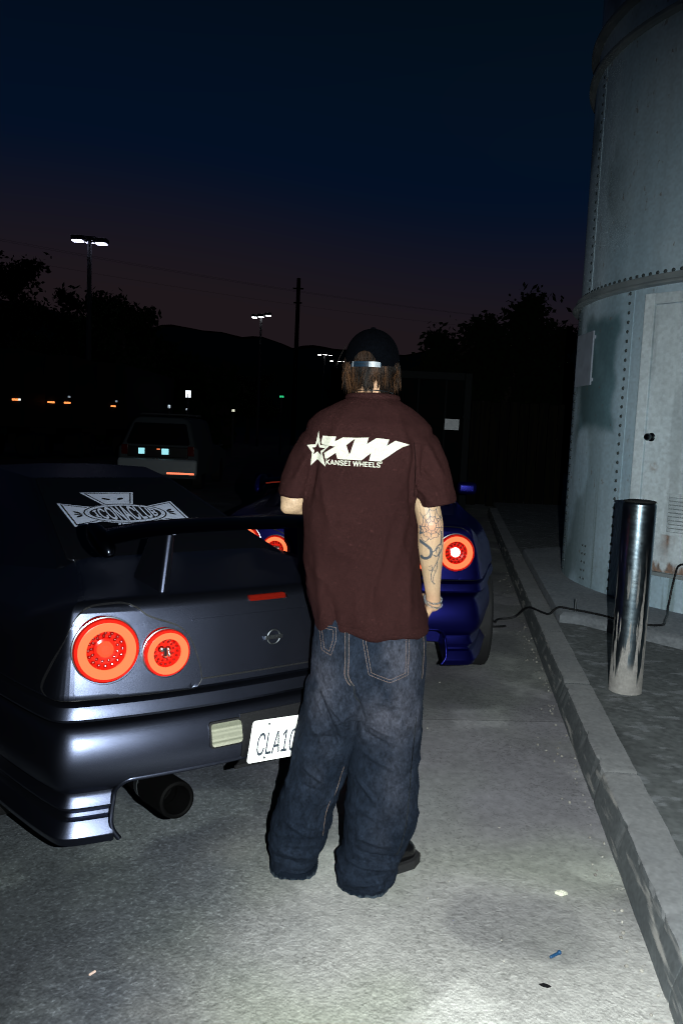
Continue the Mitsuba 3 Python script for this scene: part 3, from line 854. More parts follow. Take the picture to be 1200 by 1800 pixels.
cpart(npk + '__bolt', PF(cat_([trimesh.creation.cylinder(0.004, 0.004, sections=10).apply_translation([x, y, 0.003]) for x in (-0.088, 0.088) for y in (0.060, -0.062)])), 'steel', False)
cpart(npk + '__holder', PF(cat_([bx((0, 0, -0.006), (0.29, 0.14, 0.010), 0.003), bx((-0.13, -0.05, -0.02), (0.02, 0.03, 0.03))])), 'black', 30)
# exhaust, tow bracket
exa, exb = V([-0.335, 0.03, 0.318]), V([-0.335, 0.62, 0.250])
exd = (exb - exa) / np.linalg.norm(exb - exa)
exx = np.cross([0, 0, 1], exd); exx /= np.linalg.norm(exx)
EXF = lambda m: frame(tm(m).copy().apply_scale([0.92, 0.92, 1.0]), exa, exx, np.cross(exd, exx), exd)
ex = cpart('exhaust', EXF(revolve([(0.045, 0.10), (0.050, 0.004), (0.056, 0.0), (0.064, 0.004), (0.066, 0.015), (0.066, 0.16), (0.0685, 0.165), (0.0685, 0.18), (0.064, 0.185), (0.060, 0.20), (0.045, 0.62), (0.0, 0.62)], 40)), 'dull_black', 30)
cpart(ex + '__band', EXF(revolve([(0.0605, 0.205), (0.064, 0.205), (0.063, 0.235), (0.0595, 0.235)], 40)), 'steel', 30)
cpart(ex + '__pipe', EXF(revolve([(0.030, 0.55), (0.034, 0.60), (0.034, 1.5), (0, 1.5)], 20)), 'steel', 30)
cpart('tow_bracket', hullp([(-0.16, 0.10, 0.43), (-0.04, 0.10, 0.43), (-0.16, 0.13, 0.36), (-0.06, 0.13, 0.36), (-0.16, 0.40, 0.43), (-0.04, 0.40, 0.43), (-0.15, 0.35, 0.36), (-0.06, 0.35, 0.36)]), 'black', 30)
# cabin
SP = 0.035
cab_pts = [(x, y, z) for s in (-1, 1) for x, y, z in ((s * 0.475, 0.80, 0.945), (s * 0.345, 1.73, 1.205), (s * 0.405, 2.2, 1.232), (s * 0.40, 2.7, 1.200), (s * 0.62, 3.55, 0.88), (s * 0.69, 2.2, 0.90), (s * 0.62, 1.3, 0.89), (s * 0.15, 2.25, 1.245), (s * 0.66, 3.2, 0.88))]
cabin = hull(cab_pts, SP, 14)
cpart('roof', cabin, 'paint', 40)
g0, g1 = V([0, 0.80, 0.945]), V([0, 1.73, 1.205])
gy = (g1 - g0) / np.linalg.norm(g1 - g0)
gx = V([1.0, 0, 0])
gz = np.cross(gx, gy)
G0 = g0 + gz * SP
GL = np.linalg.norm(g1 - g0)
GF = lambda m, o=0.0: frame(m, G0 + gz * o, gx, gy, gz)
rw = cpart('rear_window', GF(extr(rpoly([(-0.455, 0.02), (0.455, 0.02), (0.335, GL - 0.01), (-0.335, GL - 0.01)], 0.03), 0.004)), 'glass', 30)
w0, w1 = V([0, 3.55, 0.88]), V([0, 2.7, 1.200])
wy = (w1 - w0) / np.linalg.norm(w1 - w0)
wz = np.cross(V([-1.0, 0, 0]), wy)
cpart('windscreen', frame(extr(rpoly([(-0.57, 0.03), (0.57, 0.03), (0.38, 0.88), (-0.38, 0.88)], 0.03), 0.004), w0 + wz * SP, [-1, 0, 0], wy, wz), 'glass', 30)
for s in (-1, 1):
    a0, a1 = V([s * 0.685, 2.0, 0.903]), V([s * 0.405, 2.2, 1.232])
    vy = V([0, 1.0, 0]); up_ = a1 - a0; up_[1] = 0; up_ /= np.linalg.norm(up_)
    nz_ = np.cross(vy, up_) * 1.0
    nz_ *= np.sign(nz_[0]) * s
    xx = np.cross(up_, nz_)
    pl = [(-0.62, 0.05), (-0.15, 0.30), (0.62, 0.31), (1.15, 0.06)]
    if xx[1] < 0:
        pl = [(-a, b_) for a, b_ in pl]
    cpart('side_window', frame(extr(rpoly(pl, 0.02), 0.004), a0 + nz_ * (SP + 0.004), xx, up_, nz_), 'glass', 30)
    cpart('door_mirror', bx((s * 0.90, 2.95, 0.99), (0.17, 0.09, 0.11), 0.035, 12), 'paint', 40)
    cpart('door_handle', bx((s * 0.853, 1.78, 0.80), (0.02, 0.16, 0.03), 0.008), 'paint', 40)
# rear wing on two posts
wp = []
for x in np.linspace(-0.50, 0.50, 31):
    dz = -0.030 * (abs(x) / 0.5) ** 3 + 0.012
    sec = V([(0.0, 0.000), (0.02, 0.012), (0.07, 0.030), (0.14, 0.028), (0.21, 0.012), (0.215, 0.004), (0.19, -0.002), (0.10, -0.006), (0.03, -0.005), (0.002, -0.003)])
    wp.append(np.stack([np.full(len(sec), x), 0.185 + sec[:, 0], 1.160 + dz + sec[:, 1]], 1))
wg = cpart('rear_wing', loft(wp), 'wing', 50)
for s in (-1, 1):
    a = np.arange(40) * 2 * np.pi / 40
    pod = []
    for q, k in ((-0.030, 0.35), (-0.026, 0.75), (-0.012, 0.98), (0.0, 1.0), (0.012, 0.98), (0.024, 0.75), (0.028, 0.35)):
        ca, sa_ = np.cos(a), np.sin(a)
        pod.append(np.stack([np.full(40, s * (0.512 + q)), 0.275 + k * (0.095 * np.sign(ca) * abs(ca) ** 0.85), 1.143 + k * 0.036 * np.sign(sa_) * abs(sa_) ** 0.9 + k * 0.03 * ca], 1))
    cpart(wg + '__end_plate', loft(pod), 'wing', 50)
    post = [(s * 0.30, 0.215, 1.15), (s * 0.30, 0.34, 1.15), (s * 0.335, 0.17, 0.972), (s * 0.335, 0.36, 0.975)]
    cpart(wg + '__post', hull([V(p) for p in post] + [V([s * 0.35, 0.155, 0.966]), V([s * 0.345, 0.40, 0.972])], [0.015, 0.012, 0.018, 0.012, 0.012, 0.010], 12), 'paint', 40)
# wheels
for s in (-1, 1):
    for y in (0.93, 3.60):
        M = lambda m: frame(m, [s * 0.755, y, 0.318], [0, 1, 0], [0, 0, 1], [s, 0, 0])
        ty = cpart('tyre', M(revolve([(0.215, -0.10), (0.295, -0.112), (0.314, -0.098), (0.318, -0.08), (0.318, 0.08), (0.314, 0.098), (0.295, 0.112), (0.215, 0.10), (0.215, -0.10)], 48)), 'rubber', 30)
        sp = [revolve([(0.205, -0.09), (0.216, -0.09), (0.222, 0.085), (0.214, 0.095), (0.204, 0.06), (0.205, -0.09)], 48), revolve([(0, 0.05), (0.035, 0.055), (0.045, 0.03), (0.05, -0.03), (0, -0.03)], 24)]
        for j in range(6):
            a = 2 * math.pi * j / 6
            sp.append(hull([V([0.03 * math.cos(a), 0.03 * math.sin(a), 0.03]), V([0.207 * math.cos(a + .09), 0.207 * math.sin(a + .09), 0.06]), V([0.207 * math.cos(a - .09), 0.207 * math.sin(a - .09), 0.06])], [0.02, 0.010, 0.010], 8))
        cpart(ty + '__rim', M(cat_(sp)), 'steel', 30)
# headlamps so that the front is complete
for s in (-1, 1):
    cpart('headlamp', hull([V([s * 0.70, 4.26, 0.64]), V([s * 0.48, 4.40, 0.63]), V([s * 0.70, 4.22, 0.72]), V([s * 0.50, 4.36, 0.70])], 0.02, 10), 'clear', 40)
# window sticker: four flared arms behind an oval with lettering
SK = []
SX, SY = -0.058, 0.475
crs = []
for ang, L, wo, wi in ((0, 0.272, 0.21, 0.060), (90, 0.205, 0.26, 0.085), (180, 0.272, 0.21, 0.060), (270, 0.205, 0.26, 0.085)):
    crs.append(affinity.rotate(Polygon([(0.02, -wi / 2), (L, -wo / 2), (L, wo / 2), (0.02, wi / 2)]), ang, origin=(0, 0)))
cross = union_all(crs)
ell = affinity.scale(Point(0, 0).buffer(1.0, quad_segs=20), 0.188, 0.092)
cross = affinity.scale(cross, 1, 1.3, origin=(0, 0))
ell = affinity.scale(ell, 1, 1.2, origin=(0, 0))
white = cross.union(ell.buffer(0.006))
inner = cross.buffer(-0.010).difference(cross.buffer(-0.0165)).difference(ell.buffer(0.012))
ring1 = ell.buffer(0.004).difference(ell.buffer(-0.003))
oval = affinity.scale(Point(0, 0).buffer(1.0, quad_segs=20), 0.162, 0.084)
ring2 = oval.buffer(0.006).difference(oval.buffer(0.003))
petals = []
for s in (-1, 1):
    for a in (-38, 0, 38):
        petals.append(affinity.translate(affinity.rotate(affinity.scale(Point(0, 0).buffer(1, quad_segs=8), 0.019, 0.0075), a * s, origin=(0, 0)), s * (0.217), 0.030 * math.sin(math.radians(a)) * 1.2))
    petals.append(affinity.translate(affinity.rotate(affinity.scale(Point(0, 0).buffer(1, quad_segs=8), 0.020, 0.010), 35 * s, origin=(0, 0)), s * 0.034, 0.178))
bolts = [Point(0.176 * math.cos(a), 0.098 * math.sin(a)).buffer(0.0026, quad_segs=3) for a in np.arange(14) * 2 * math.pi / 14 + 0.1]
ink = union_all([inner, ring1, oval.buffer(0.004), *petals, *bolts]).difference(Point(9, 9).buffer(0.1))
SF = lambda m: GF(tm(m).apply_translation([SX, SY, 0]), 0.0045)
SK.append(('rear_window__sticker', SF(extr(white, 0.0006)), 'm_vinyl'))
SK.append(('rear_window__sticker_pattern', SF(extr(ink, 0.0006, 0.0007)), 'm_vinyl_ink'))
lt = meshkit.text_mesh('ICONACLUB', 0.07, 0.0006, bold=True)
lt.vertices[:, 0] -= lt.bounds.mean(0)[0]
lt.vertices[:, 0] *= 0.292 / (lt.bounds[1][0] - lt.bounds[0][0])
lt = fine(lt, 0.02)
xx = lt.vertices[:, 0] / 0.160
lt.vertices[:, 1] = (lt.vertices[:, 1] / 0.07 - 0.5) * 2 * (0.084 * np.sqrt(np.clip(1 - xx ** 2, 0.02, 1)) - 0.006)
lt.vertices[:, 2] += 0.0014
SK.append(('rear_window__sticker_lettering', SF(lt), 'm_vinyl'))

RING_RAD, BULB_RAD = (1.7, 0.27, 0.095), (0.8, 0.10, 0.035)


def place_car(name, paint, M, label, group, centre_white=False, extra=()):
    tag(name, label, 'car', group)
    slots = dict(dull_black='m_dull_black', wing='m_wing' if paint == 'm_grey_paint' else paint, paint=paint, black='m_black', glass='m_glass', red_lens='m_red_lens', red_facet='m_red_facet', ring='m_red_lamp', bulb='m_red_lamp', chrome='m_chrome', steel='m_steel', brake='m_red_dim',
                 clear='m_clear_lens', plate='m_plate', plate_ink='m_plate_ink', plate_faint='m_plate_faint', plate_blue='m_bluebit', rubber='m_rubber')
    tw = T4(M)
    for k, d, slot, more in CAR:
        e = {**d, 'bsdf': {'type': 'ref', 'id': slots[slot]}, 'to_world': tw}
        if more.get('ring'):
            e.update(glow(RING_RAD, 0.25))
        if more.get('bulb'):
            e.update(glow((4, 3.6, 3.0) if centre_white else BULB_RAD, 0.05))
        scene[f'{name}__{k}'] = e
    for k, m, mm in extra:
        scene[f'{name}__{k}'] = {**mikit.ply(m, mm, smooth=False), 'to_world': tw}


def car_matrix(x, y, yaw, s=1.0):
    c, n = math.cos(math.radians(yaw)), math.sin(math.radians(yaw))
    return V([[c * s, -n * s, 0, x], [n * s, c * s, 0, y], [0, 0, s, 0], [0, 0, 0, 1]])


place_car('coupe', 'm_grey_paint', car_matrix(-0.20, 2.63, 36), 'dark metallic grey coupe with round glowing tail lamps and a rear window sticker', 'parked coupes', extra=SK)
place_car('coupe_001', 'm_blue_paint', car_matrix(0.045, 4.33, -3, 1.05), 'deep blue coupe with round glowing tail lamps parked beyond the man', 'parked coupes', centre_white=True,
          extra=[('rear_wing__red_strip', tube([(x, 0.181, 1.1645 + 0.012 - 0.030 * (abs(x) / 0.5) ** 3) for x in np.linspace(-0.47, 0.47, 25)], 0.004, 6), 'm_red_lamp')])
scene['coupe_001__rear_wing__red_strip'].update(glow((0.10, 0.010, 0.005), 0.02))  # faint red glow along the trailing edge of the wing
labels['coupe__brake_light'] = {'label': 'thin red third brake light on the boot lid'}
labels['coupe__number_plate'] = {'label': 'white number plate reading CLA102, partly hidden by the jeans'}
labels['coupe__rear_window__sticker'] = {'label': 'pale cross-shaped sticker with an oval of lettering'}

# ------------------------------------------------------------------ the man
random.seed(3)
rg = np.random.default_rng(11)
MAN = 'person'
tag(MAN, 'man seen from behind in black snapback cap, brown printed T-shirt and baggy dark jeans', 'person')
J = lambda *a: V(a, float)
bones = []


def chain(*pr):
    for (a, ra), (b_, rb) in zip(pr[:-1], pr[1:]):
        bones.append((J(*a), ra, J(*b_), rb))


# trunk, neck, head (bowed forward)
chain(((0.095, 2.58, 0.93), 0.10), ((0.09, 2.58, 1.15), 0.095), ((0.08, 2.585, 1.38), 0.105), ((0.083, 2.59, 1.52), 0.06), ((0.083, 2.60, 1.60), 0.055), ((0.082, 2.635, 1.70), 0.054))
chain(((-0.06, 2.58, 1.40), 0.07), ((0.22, 2.58, 1.40), 0.07))
chain(((0.03, 2.60, 0.92), 0.095), ((0.17, 2.60, 0.92), 0.095))
chain(((0.08, 2.585, 1.56), 0.045), ((-0.06, 2.575, 1.500), 0.045), ((-0.110, 2.565, 1.42), 0.045), ((-0.155, 2.56, 1.30), 0.044))
chain(((0.08, 2.585, 1.56), 0.045), ((0.222, 2.575, 1.505), 0.045), ((0.284, 2.515, 1.245), 0.0405))
# head
HC = J(0.082, 2.665, 1.755)
chain(((0.082, 2.630, 1.770), 0.075), ((0.082, 2.690, 1.765), 0.074))
chain(((0.082, 2.690, 1.765), 0.074), ((0.082, 2.735, 1.672), 0.050))
chain(((0.082, 2.745, 1.668), 0.030), ((0.082, 2.752, 1.652), 0.024))
chain(((0.082, 2.768, 1.760), 0.010), ((0.082, 2.790, 1.718), 0.014))
for s in (-1, 1):
    chain(((0.082 + s * 0.076, 2.672, 1.735), 0.012), ((0.082 + s * 0.083, 2.662, 1.740), 0.009), ((0.082 + s * 0.080, 2.668, 1.705), 0.009))
    chain(((0.082 + s * 0.032, 2.757, 1.765), 0.012), ((0.082 + s * 0.012, 2.762, 1.768), 0.011))
# forearms
chain(((0.284, 2.515, 1.245), 0.0405), ((0.291, 2.535, 1.165), 0.0415), ((0.306, 2.575, 1.05), 0.0285), ((0.3145, 2.595, 0.995), 0.0235), ((0.318, 2.61, 0.965), 0.0255))
chain(((-0.155, 2.56, 1.295), 0.042), ((-0.174, 2.545, 1.276), 0.023), ((-0.12, 2.58, 1.272), 0.022))
chain(((-0.155, 2.56, 1.295), 0.042), ((-0.130, 2.63, 1.298), 0.040), ((-0.075, 2.76, 1.325), 0.026), ((-0.055, 2.80, 1.335), 0.024))


def hand(wr, d, pn, thumb, sc=1.0, curl=(0.5, 0.7, 0.5)):
    """palm and five fingers; d = along the fingers, pn = out of the palm, thumb = towards the thumb's side"""
    d, pn = d / np.linalg.norm(d), pn - d * (pn @ d)
    pn /= np.linalg.norm(pn)
    sd = np.cross(d, pn)
    sd = sd if sd @ thumb > 0 else -sd
    pal = [wr + sd * o + d * a for o, a in ((0.018, 0.012), (-0.018, 0.012), (0.030, 0.085), (0.010, 0.090), (-0.011, 0.086), (-0.030, 0.078))]
    for a, b_ in ((0, 2), (0, 3), (1, 4), (1, 5), (2, 3), (3, 4), (4, 5), (0, 1), (1, 3)):
        bones.append((pal[a], 0.0125, pal[b_], 0.0105))
    for k, (st, L) in enumerate(zip(pal[2:], (0.074, 0.082, 0.076, 0.060))):
        p, ang = st, 0.0
        for j, f in enumerate((0.45, 0.30, 0.25)):
            ang += curl[j] * (1 + 0.08 * k)
            q = p + (d * math.cos(ang) + pn * math.sin(ang)) * L * f + sd * (0.004 * (1.5 - k)) * (j == 0)
            bones.append((p, 0.0092 - 0.001 * j, q, 0.0085 - 0.001 * j))
            p = q
    p = wr + sd * 0.026 + d * 0.022
    for L, va in ((0.044, sd * 0.8 + d * 0.6 + pn * 0.35), (0.034, sd * 0.25 + d * 0.9 + pn * 0.4), (0.026, d * 0.9 + pn * 0.45)):
        q = p + va / np.linalg.norm(va) * L
        bones.append((p, 0.012, q, 0.0098))
        p = q


hand(J(0.317, 2.607, 0.978), J(-0.34, 0.50, -0.8), J(-0.95, 0.1, 0.1), J(0, 1, 0.3), curl=(0.25, 0.35, 0.3))
hand(J(-0.058, 2.795, 1.333), J(0.55, 0.70, 0.10), J(0.25, 0.2, 0.9), J(-0.3, 0.7, 0.3), curl=(0.6, 0.7, 0.5))
# legs and feet inside the jeans
chain(((0.03, 2.60, 0.92), 0.09), ((-0.03, 2.66, 0.50), 0.058), ((-0.105, 2.66, 0.10), 0.042), ((-0.10, 2.74, 0.05), 0.04))
chain(((0.17, 2.60, 0.92), 0.09), ((0.18, 2.62, 0.50), 0.058), ((0.15, 2.60, 0.10), 0.042), ((0.20, 2.64, 0.05), 0.04))
body = skin_of(bones, 0.009, 6)
add(MAN + '__body', body, 'm_skin', True)

# T-shirt: trunk and two sleeves joined into one cloth
def oval_ring(x, y, z, a, b, n=56, e=0.80, tilt=0.0, yaw=0.0):
    t_ = np.arange(n) * 2 * np.pi / n
    c, s = np.cos(t_), np.sin(t_)
    px, py = a * np.sign(c) * abs(c) ** e, b * np.sign(s) * abs(s) ** e
    return np.stack([x + px * math.cos(yaw) - py * math.sin(yaw), y + px * math.sin(yaw) + py * math.cos(yaw), z + tilt * px], 1)


tor_rows = [(0.086, 2.590, 1.640, 0.066, .070), (0.085, 2.590, 1.628, 0.088, .084), (0.082, 2.585, 1.606, 0.128, .096), (0.078, 2.580, 1.580, 0.168, .106), (0.078, 2.575, 1.548, 0.198, .116), (0.078, 2.570, 1.498, 0.206, .128),
            (0.074, 2.568, 1.434, 0.200, .135), (0.063, 2.566, 1.360, 0.190, .137), (0.055, 2.566, 1.285, 0.183, .135), (0.065, 2.570, 1.193, 0.184, .131), (0.077, 2.572, 1.081, 0.188, .130), (0.095, 2.574, 0.987, 0.189, .134), (0.108, 2.576, 0.940, 0.187, .138), (0.119, 2.576, 0.894, 0.182, .139), (0.120, 2.576, 0.887, 0.176, .133)]
trunk = loft([oval_ring(x, y, z, a, b_, tilt=0.05 * (z < 1.0) * (1.0 - z) / 0.13 * 0.2) for x, y, z, a, b_ in tor_rows])


def sleeve(rows):
    out = []
    for (c, ax, ra, rb) in rows:
        c, ax = V(c), V(ax, float)
        ax /= np.linalg.norm(ax)
        u = np.cross(ax, [0, 1, 0]); u /= np.linalg.norm(u)
        v = np.cross(ax, u)
        t_ = np.arange(40) * 2 * np.pi / 40
        out.append(c + ra * np.cos(t_)[:, None] * u + rb * np.sin(t_)[:, None] * v)
    return loft(out)


slL = sleeve([((-0.02, 2.572, 1.50), (-0.6, 0, -1), .085, .092), ((-0.070, 2.57, 1.47), (-0.6, 0, -1), .080, .092), ((-0.112, 2.566, 1.42), (-0.35, 0, -1), .068, .086), ((-0.140, 2.562, 1.36), (-0.2, 0, -1), .060, .080), ((-0.152, 2.560, 1.316), (-0.1, 0, -1), .056, .078), ((-0.1525, 2.560, 1.310), (-0.1, 0, -1), .051, .072)])
slR = sleeve([((0.19, 2.575, 1.50), (0.55, 0, -1), .085, .092), ((0.228, 2.572, 1.475), (0.55, 0, -1), .080, .092), ((0.262, 2.56, 1.425), (0.4, 0, -1), .070, .087), ((0.288, 2.545, 1.36), (0.3, 0, -1), .064, .082), ((0.302, 2.532, 1.312), (0.2, 0, -1), .062, .080), ((0.303, 2.531, 1.305), (0.2, 0, -1), .056, .074)])
sh = man(trunk) + man(slL) + man(slR)
sh = tm(sh.refine_to_length(0.0095)); sh.merge_vertices()
trimesh.smoothing.filter_taubin(sh, iterations=14)
v = np.array(sh.vertices)


def ridge(p, a, b_, w, h):
    """a soft fold along the segment a-b in (x, z)"""
    q = p[:, [0, 2]]
    a, b_ = V(a), V(b_)
    d = b_ - a
    k = np.clip(((q - a) @ d) / (d @ d), 0, 1)
    r = np.linalg.norm(q - a - k[:, None] * d, axis=1)
    return h * np.exp(-(r / w) ** 2) * np.sin(np.pi * np.clip(0.12 + 0.76 * k, 0, 1))


low_ = np.clip((1.42 - v[:, 2]) / 0.4, 0, 1)
fold = 0.010 * (meshkit.fbm(v * [11, 11, 3.2], 3, 2) - 0.5) * (0.35 + 0.65 * low_) + 0.006 * (meshkit.fbm(v * [24, 24, 9], 3, 5) - 0.5)
for a, b_, w_, h_ in (((0.225, 1.46), (0.24, 1.33), .010, .007), ((0.25, 1.50), (0.31, 1.40), .010, .006), ((0.235, 1.42), (0.30, 1.36), .008, -.006), ((0.23, 1.38), (0.275, 1.32), .008, .006), ((0.215, 1.50), (0.222, 1.25), .010, -.010), ((-0.085, 1.46), (-0.105, 1.30), .010, -.009),
                     ((-0.10, 1.46), (-0.15, 1.37), .010, .006), ((-0.07, 1.40), (-0.03, 1.22), .012, .005), ((0.20, 1.30), (0.16, 1.05), .016, .005), ((0.21, 1.15), (0.23, 0.90), .013, .006), ((-0.07, 1.15), (-0.04, 0.90), .014, .006), ((-0.03, 1.02), (0.0, 0.88), .012, -.005), ((0.10, 1.05), (0.13, 0.90), .016, .004), ((0.0, 1.55), (0.17, 1.55), .02, .003), ((0.17, 1.56), (0.21, 1.44), .012, .005), ((-0.02, 1.56), (-0.06, 1.44), .012, .004)):
    fold += ridge(v, a, b_, w_, h_)
hem = np.exp(-((v[:, 2] - 0.912) / 0.004) ** 2)
fold -= 0.0018 * hem
rd = (1 - abs(2 * meshkit.noise(v * [13, 13, 4.5] + 3 * meshkit.noise(v * 5)[:, None], 17) - 1)) ** 3
fold = 1.6 * fold + 0.0085 * (0.3 + 0.7 * low_) * (rd - 0.25)
v = v + vnorm(sh) * fold[:, None]
k = np.clip((0.96 - v[:, 2]) / 0.07, 0, 1)
v[:, 2] += k * (0.004 * np.sin(v[:, 0] * 40) - 0.010 * np.exp(-((v[:, 0] - 0.15) / 0.09) ** 2))
sh = trimesh.Trimesh(v, sh.faces, process=False)
SH = add(MAN + '__shirt', sh, 'm_shirt', True)
# ribbed collar
cl = np.array([[0.085 + 0.078 * math.cos(a), 2.592 + 0.078 * math.sin(a), 1.634 - 0.018 * math.sin(a) * (1 if math.sin(a) > 0 else 0.25)] for a in np.arange(49) * 2 * math.pi / 48])
add(SH + '__collar', tube(cl, 0.0115, 8), 'm_shirt', 60)
# seams of shoulder and sleeves
for pl in ([(0.215, 1.50), (0.222, 1.44), (0.224, 1.38), (0.226, 1.33)],):
    add(SH + '__sleeve_seam', drape(extr(ribbon(pl, 0.003), 0.0012), sh, 0.0002, 0.01), 'm_shirt_seam', False)
add(SH + '__hem_stitching', drape(extr(ribbon([(-0.045, 0.918), (0.03, 0.916), (0.12, 0.908), (0.20, 0.911), (0.275, 0.921)], 0.0016), 0.0006), sh, 0.0002, 0.012), 'm_shirt', False)


# back print. Design space: 1 unit = 1/5.4545 of a photo pixel at the scale of the shirt's back
def pr2(x, y):
    s = 2.44 / 1400 / 5.4545
    xs, zs = (x - 600) * s, (y - 290) * s
    c, n = math.cos(math.radians(2.4)), math.sin(math.radians(2.4))
    return (0.0425 + xs * 1.02 * c, 1.4695 - zs * 1.04 - xs * n * 0.35)


kw = Polygon([pr2(*q) for q in [(262, 175), (390, 175), (378, 222), (452, 180), (570, 178), (695, 168), (680, 228), (770, 168), (890, 175), (868, 235), (948, 183), (1085, 213), (1020, 238), (960, 275), (880, 335), (812, 380), (706, 380), (722, 308), (635, 380), (410, 380), (392, 325), (312, 384), (285, 380), (262, 350), (245, 262)]])
kw = kw.difference(Polygon([pr2(*q) for q in [(568, 184), (522, 338), (488, 250)]]))
st_o = Polygon([pr2(*q) for q in [(220, 133), (243, 262), (330, 262), (262, 335), (302, 460), (218, 395), (155, 460), (166, 335), (112, 270), (196, 258)]])
st_i = Polygon([pr2(*q) for q in [(216, 238), (234, 284), (290, 290), (246, 318), (254, 356), (216, 325), (178, 356), (188, 318), (160, 290), (200, 284)]])
halo = st_i.buffer(0.0105, join_style='mitre')
pk = kw.difference(halo.buffer(0.0)).union(st_o).difference(st_i)
SP_ = add(SH + '__print', drape(extr(pk, 0.0012), sh, 0.0010, 0.006), 'm_print', False, label='cream print of a star, large slanted letters KW and KANSEI WHEELS')
lw = meshkit.text_mesh('KANSEI WHEELS', 1.0, 0.0006, bold=True)
b0, b1 = lw.bounds
lw.vertices[:, 0] = (lw.vertices[:, 0] - b0[0]) / (b1[0] - b0[0])
xy = np.array([pr2(302 + 512 * a, 437 - 46 * min(max(b_, 0), 1)) for a, b_ in lw.vertices[:, :2]])
lw.vertices[:, :2] = xy
add(SP_ + '__lettering', drape(lw, sh, 0.0014, 0.005), 'm_print', False)
add(SP_ + '__registered_mark', drape(extr(Point(pr2(822, 390)).buffer(0.0034).difference(Point(pr2(822, 390)).buffer(0.0018)), 0.0006), sh, 0.0006, 0.006), 'm_print', False)

# jeans: hips and two wide legs joined into one cloth
pel = [(0.108, 2.574, 0.950, 0.168, .120), (0.108, 2.575, 0.921, 0.178, .126), (0.110, 2.575, 0.854, 0.186, .132), (0.111, 2.575, 0.777, 0.190, .138), (0.108, 2.577, 0.699, 0.190, .138), (0.100, 2.58, 0.640, 0.186, .128), (0.095, 2.585, 0.60, 0.170, .11)]
lgL = [(0.030, 2.580, 0.74, 0.100, .118), (0.007, 2.582, 0.695, 0.100, .122), (-0.007, 2.590, 0.593, 0.101, .118), (-0.022, 2.605, 0.486, 0.103, .110), (-0.042, 2.625, 0.376, 0.098, .108), (-0.073, 2.640, 0.264, 0.098, .112), (-0.091, 2.650, 0.175, 0.102, .118), (-0.108, 2.660, 0.098, 0.099, .118), (-0.115, 2.662, 0.050, 0.082, .110), (-0.117, 2.660, 0.012, 0.068, .095), (-0.117, 2.660, 0.006, 0.060, .088)]
lgR = [(0.188, 2.580, 0.74, 0.102, .122), (0.192, 2.580, 0.703, 0.106, .124), (0.190, 2.580, 0.604, 0.109, .122), (0.182, 2.582, 0.503, 0.114, .116), (0.179, 2.584, 0.423, 0.117, .115), (0.177, 2.584, 0.303, 0.122, .118), (0.176, 2.584, 0.223, 0.121, .118), (0.164, 2.582, 0.150, 0.106, .112), (0.148, 2.580, 0.108, 0.098, .108), (0.140, 2.578, 0.085, 0.104, .112), (0.134, 2.576, 0.045, 0.099, .110), (0.128, 2.574, 0.012, 0.086, .100), (0.127, 2.574, 0.006, 0.078, .092)]
mk = lambda rows, e: man(loft([oval_ring(x, y, z, a, b_, e=e) for x, y, z, a, b_ in rows]))
je = mk(pel, 0.82) + mk(lgL, 0.86) + mk(lgR, 0.86)
je = tm(je.refine_to_length(0.007)); je.merge_vertices()
trimesh.smoothing.filter_taubin(je, iterations=12)
v = np.array(je.vertices)
lo_ = np.clip((0.30 - v[:, 2]) / 0.25, 0, 1)
md = np.clip((0.75 - v[:, 2]) / 0.3, 0, 1)
fold = 0.011 * md * (meshkit.fbm(v * [9, 9, 6], 3, 3) - 0.5) + 0.011 * lo_ * (meshkit.fbm(v * [8, 8, 26], 3, 6) - 0.5) + 0.005 * (meshkit.fbm(v * [30, 30, 22], 3, 8) - 0.5)
for a, b_, w_, h_ in (((-0.05, 0.69), (0.03, 0.52), .009, -.012), ((-0.02, 0.67), (0.05, 0.58), .012, .008), ((0.07, 0.70), (0.10, 0.60), .009, -.012), ((0.10, 0.60), (0.20, 0.56), .011, .008), ((0.11, 0.56), (0.22, 0.51), .010, -.008), ((0.13, 0.68), (0.24, 0.66), .013, .006), ((0.08, 0.65), (-0.03, 0.56), .010, .007),
                     ((-0.06, 0.54), (0.04, 0.53), .010, -.006), ((0.10, 0.50), (0.24, 0.43), .012, .006), ((0.05, 0.38), (-0.02, 0.28), .012, .010), ((0.03, 0.33), (-0.03, 0.23), .010, -.010), ((0.10, 0.16), (0.24, 0.13), .010, -.012), ((0.06, 0.12), (0.22, 0.10), .010, .009), ((0.10, 0.21), (0.20, 0.185), .012, .007), ((-0.17, 0.12), (-0.05, 0.09), .012, .007), ((-0.16, 0.08), (-0.06, 0.06), .010, -.008), ((0.08, 0.05), (0.2, 0.07), .010, .008), ((0.10, 0.30), (0.22, 0.27), .014, .005),
                     ((0.09, 0.40), (0.15, 0.33), .008, .006), ((0.24, 0.40), (0.16, 0.36), .009, -.005), ((-0.09, 0.42), (0.0, 0.36), .009, .006), ((-0.10, 0.36), (-0.02, 0.33), .008, -.005), ((-0.14, 0.22), (-0.04, 0.17), .009, .007), ((0.08, 0.18), (0.14, 0.24), .008, .006)):
    fold += ridge(v, a, b_, w_ * 0.72, h_ * 1.15)
wv_ = v + 0.05 * (meshkit.noise(v * 7, 3)[:, None] - 0.5)
r1 = (1 - abs(2 * meshkit.noise(wv_ * [11, 11, 13] + wv_[:, [0]] * [0, 0, 6], 21) - 1)) ** 3 - 0.25
r2 = (1 - abs(2 * meshkit.noise(wv_ * [6, 6, 30], 23) - 1)) ** 2.5 - 0.28
upk = np.clip((v[:, 2] - 0.62) / 0.1, 0, 1)
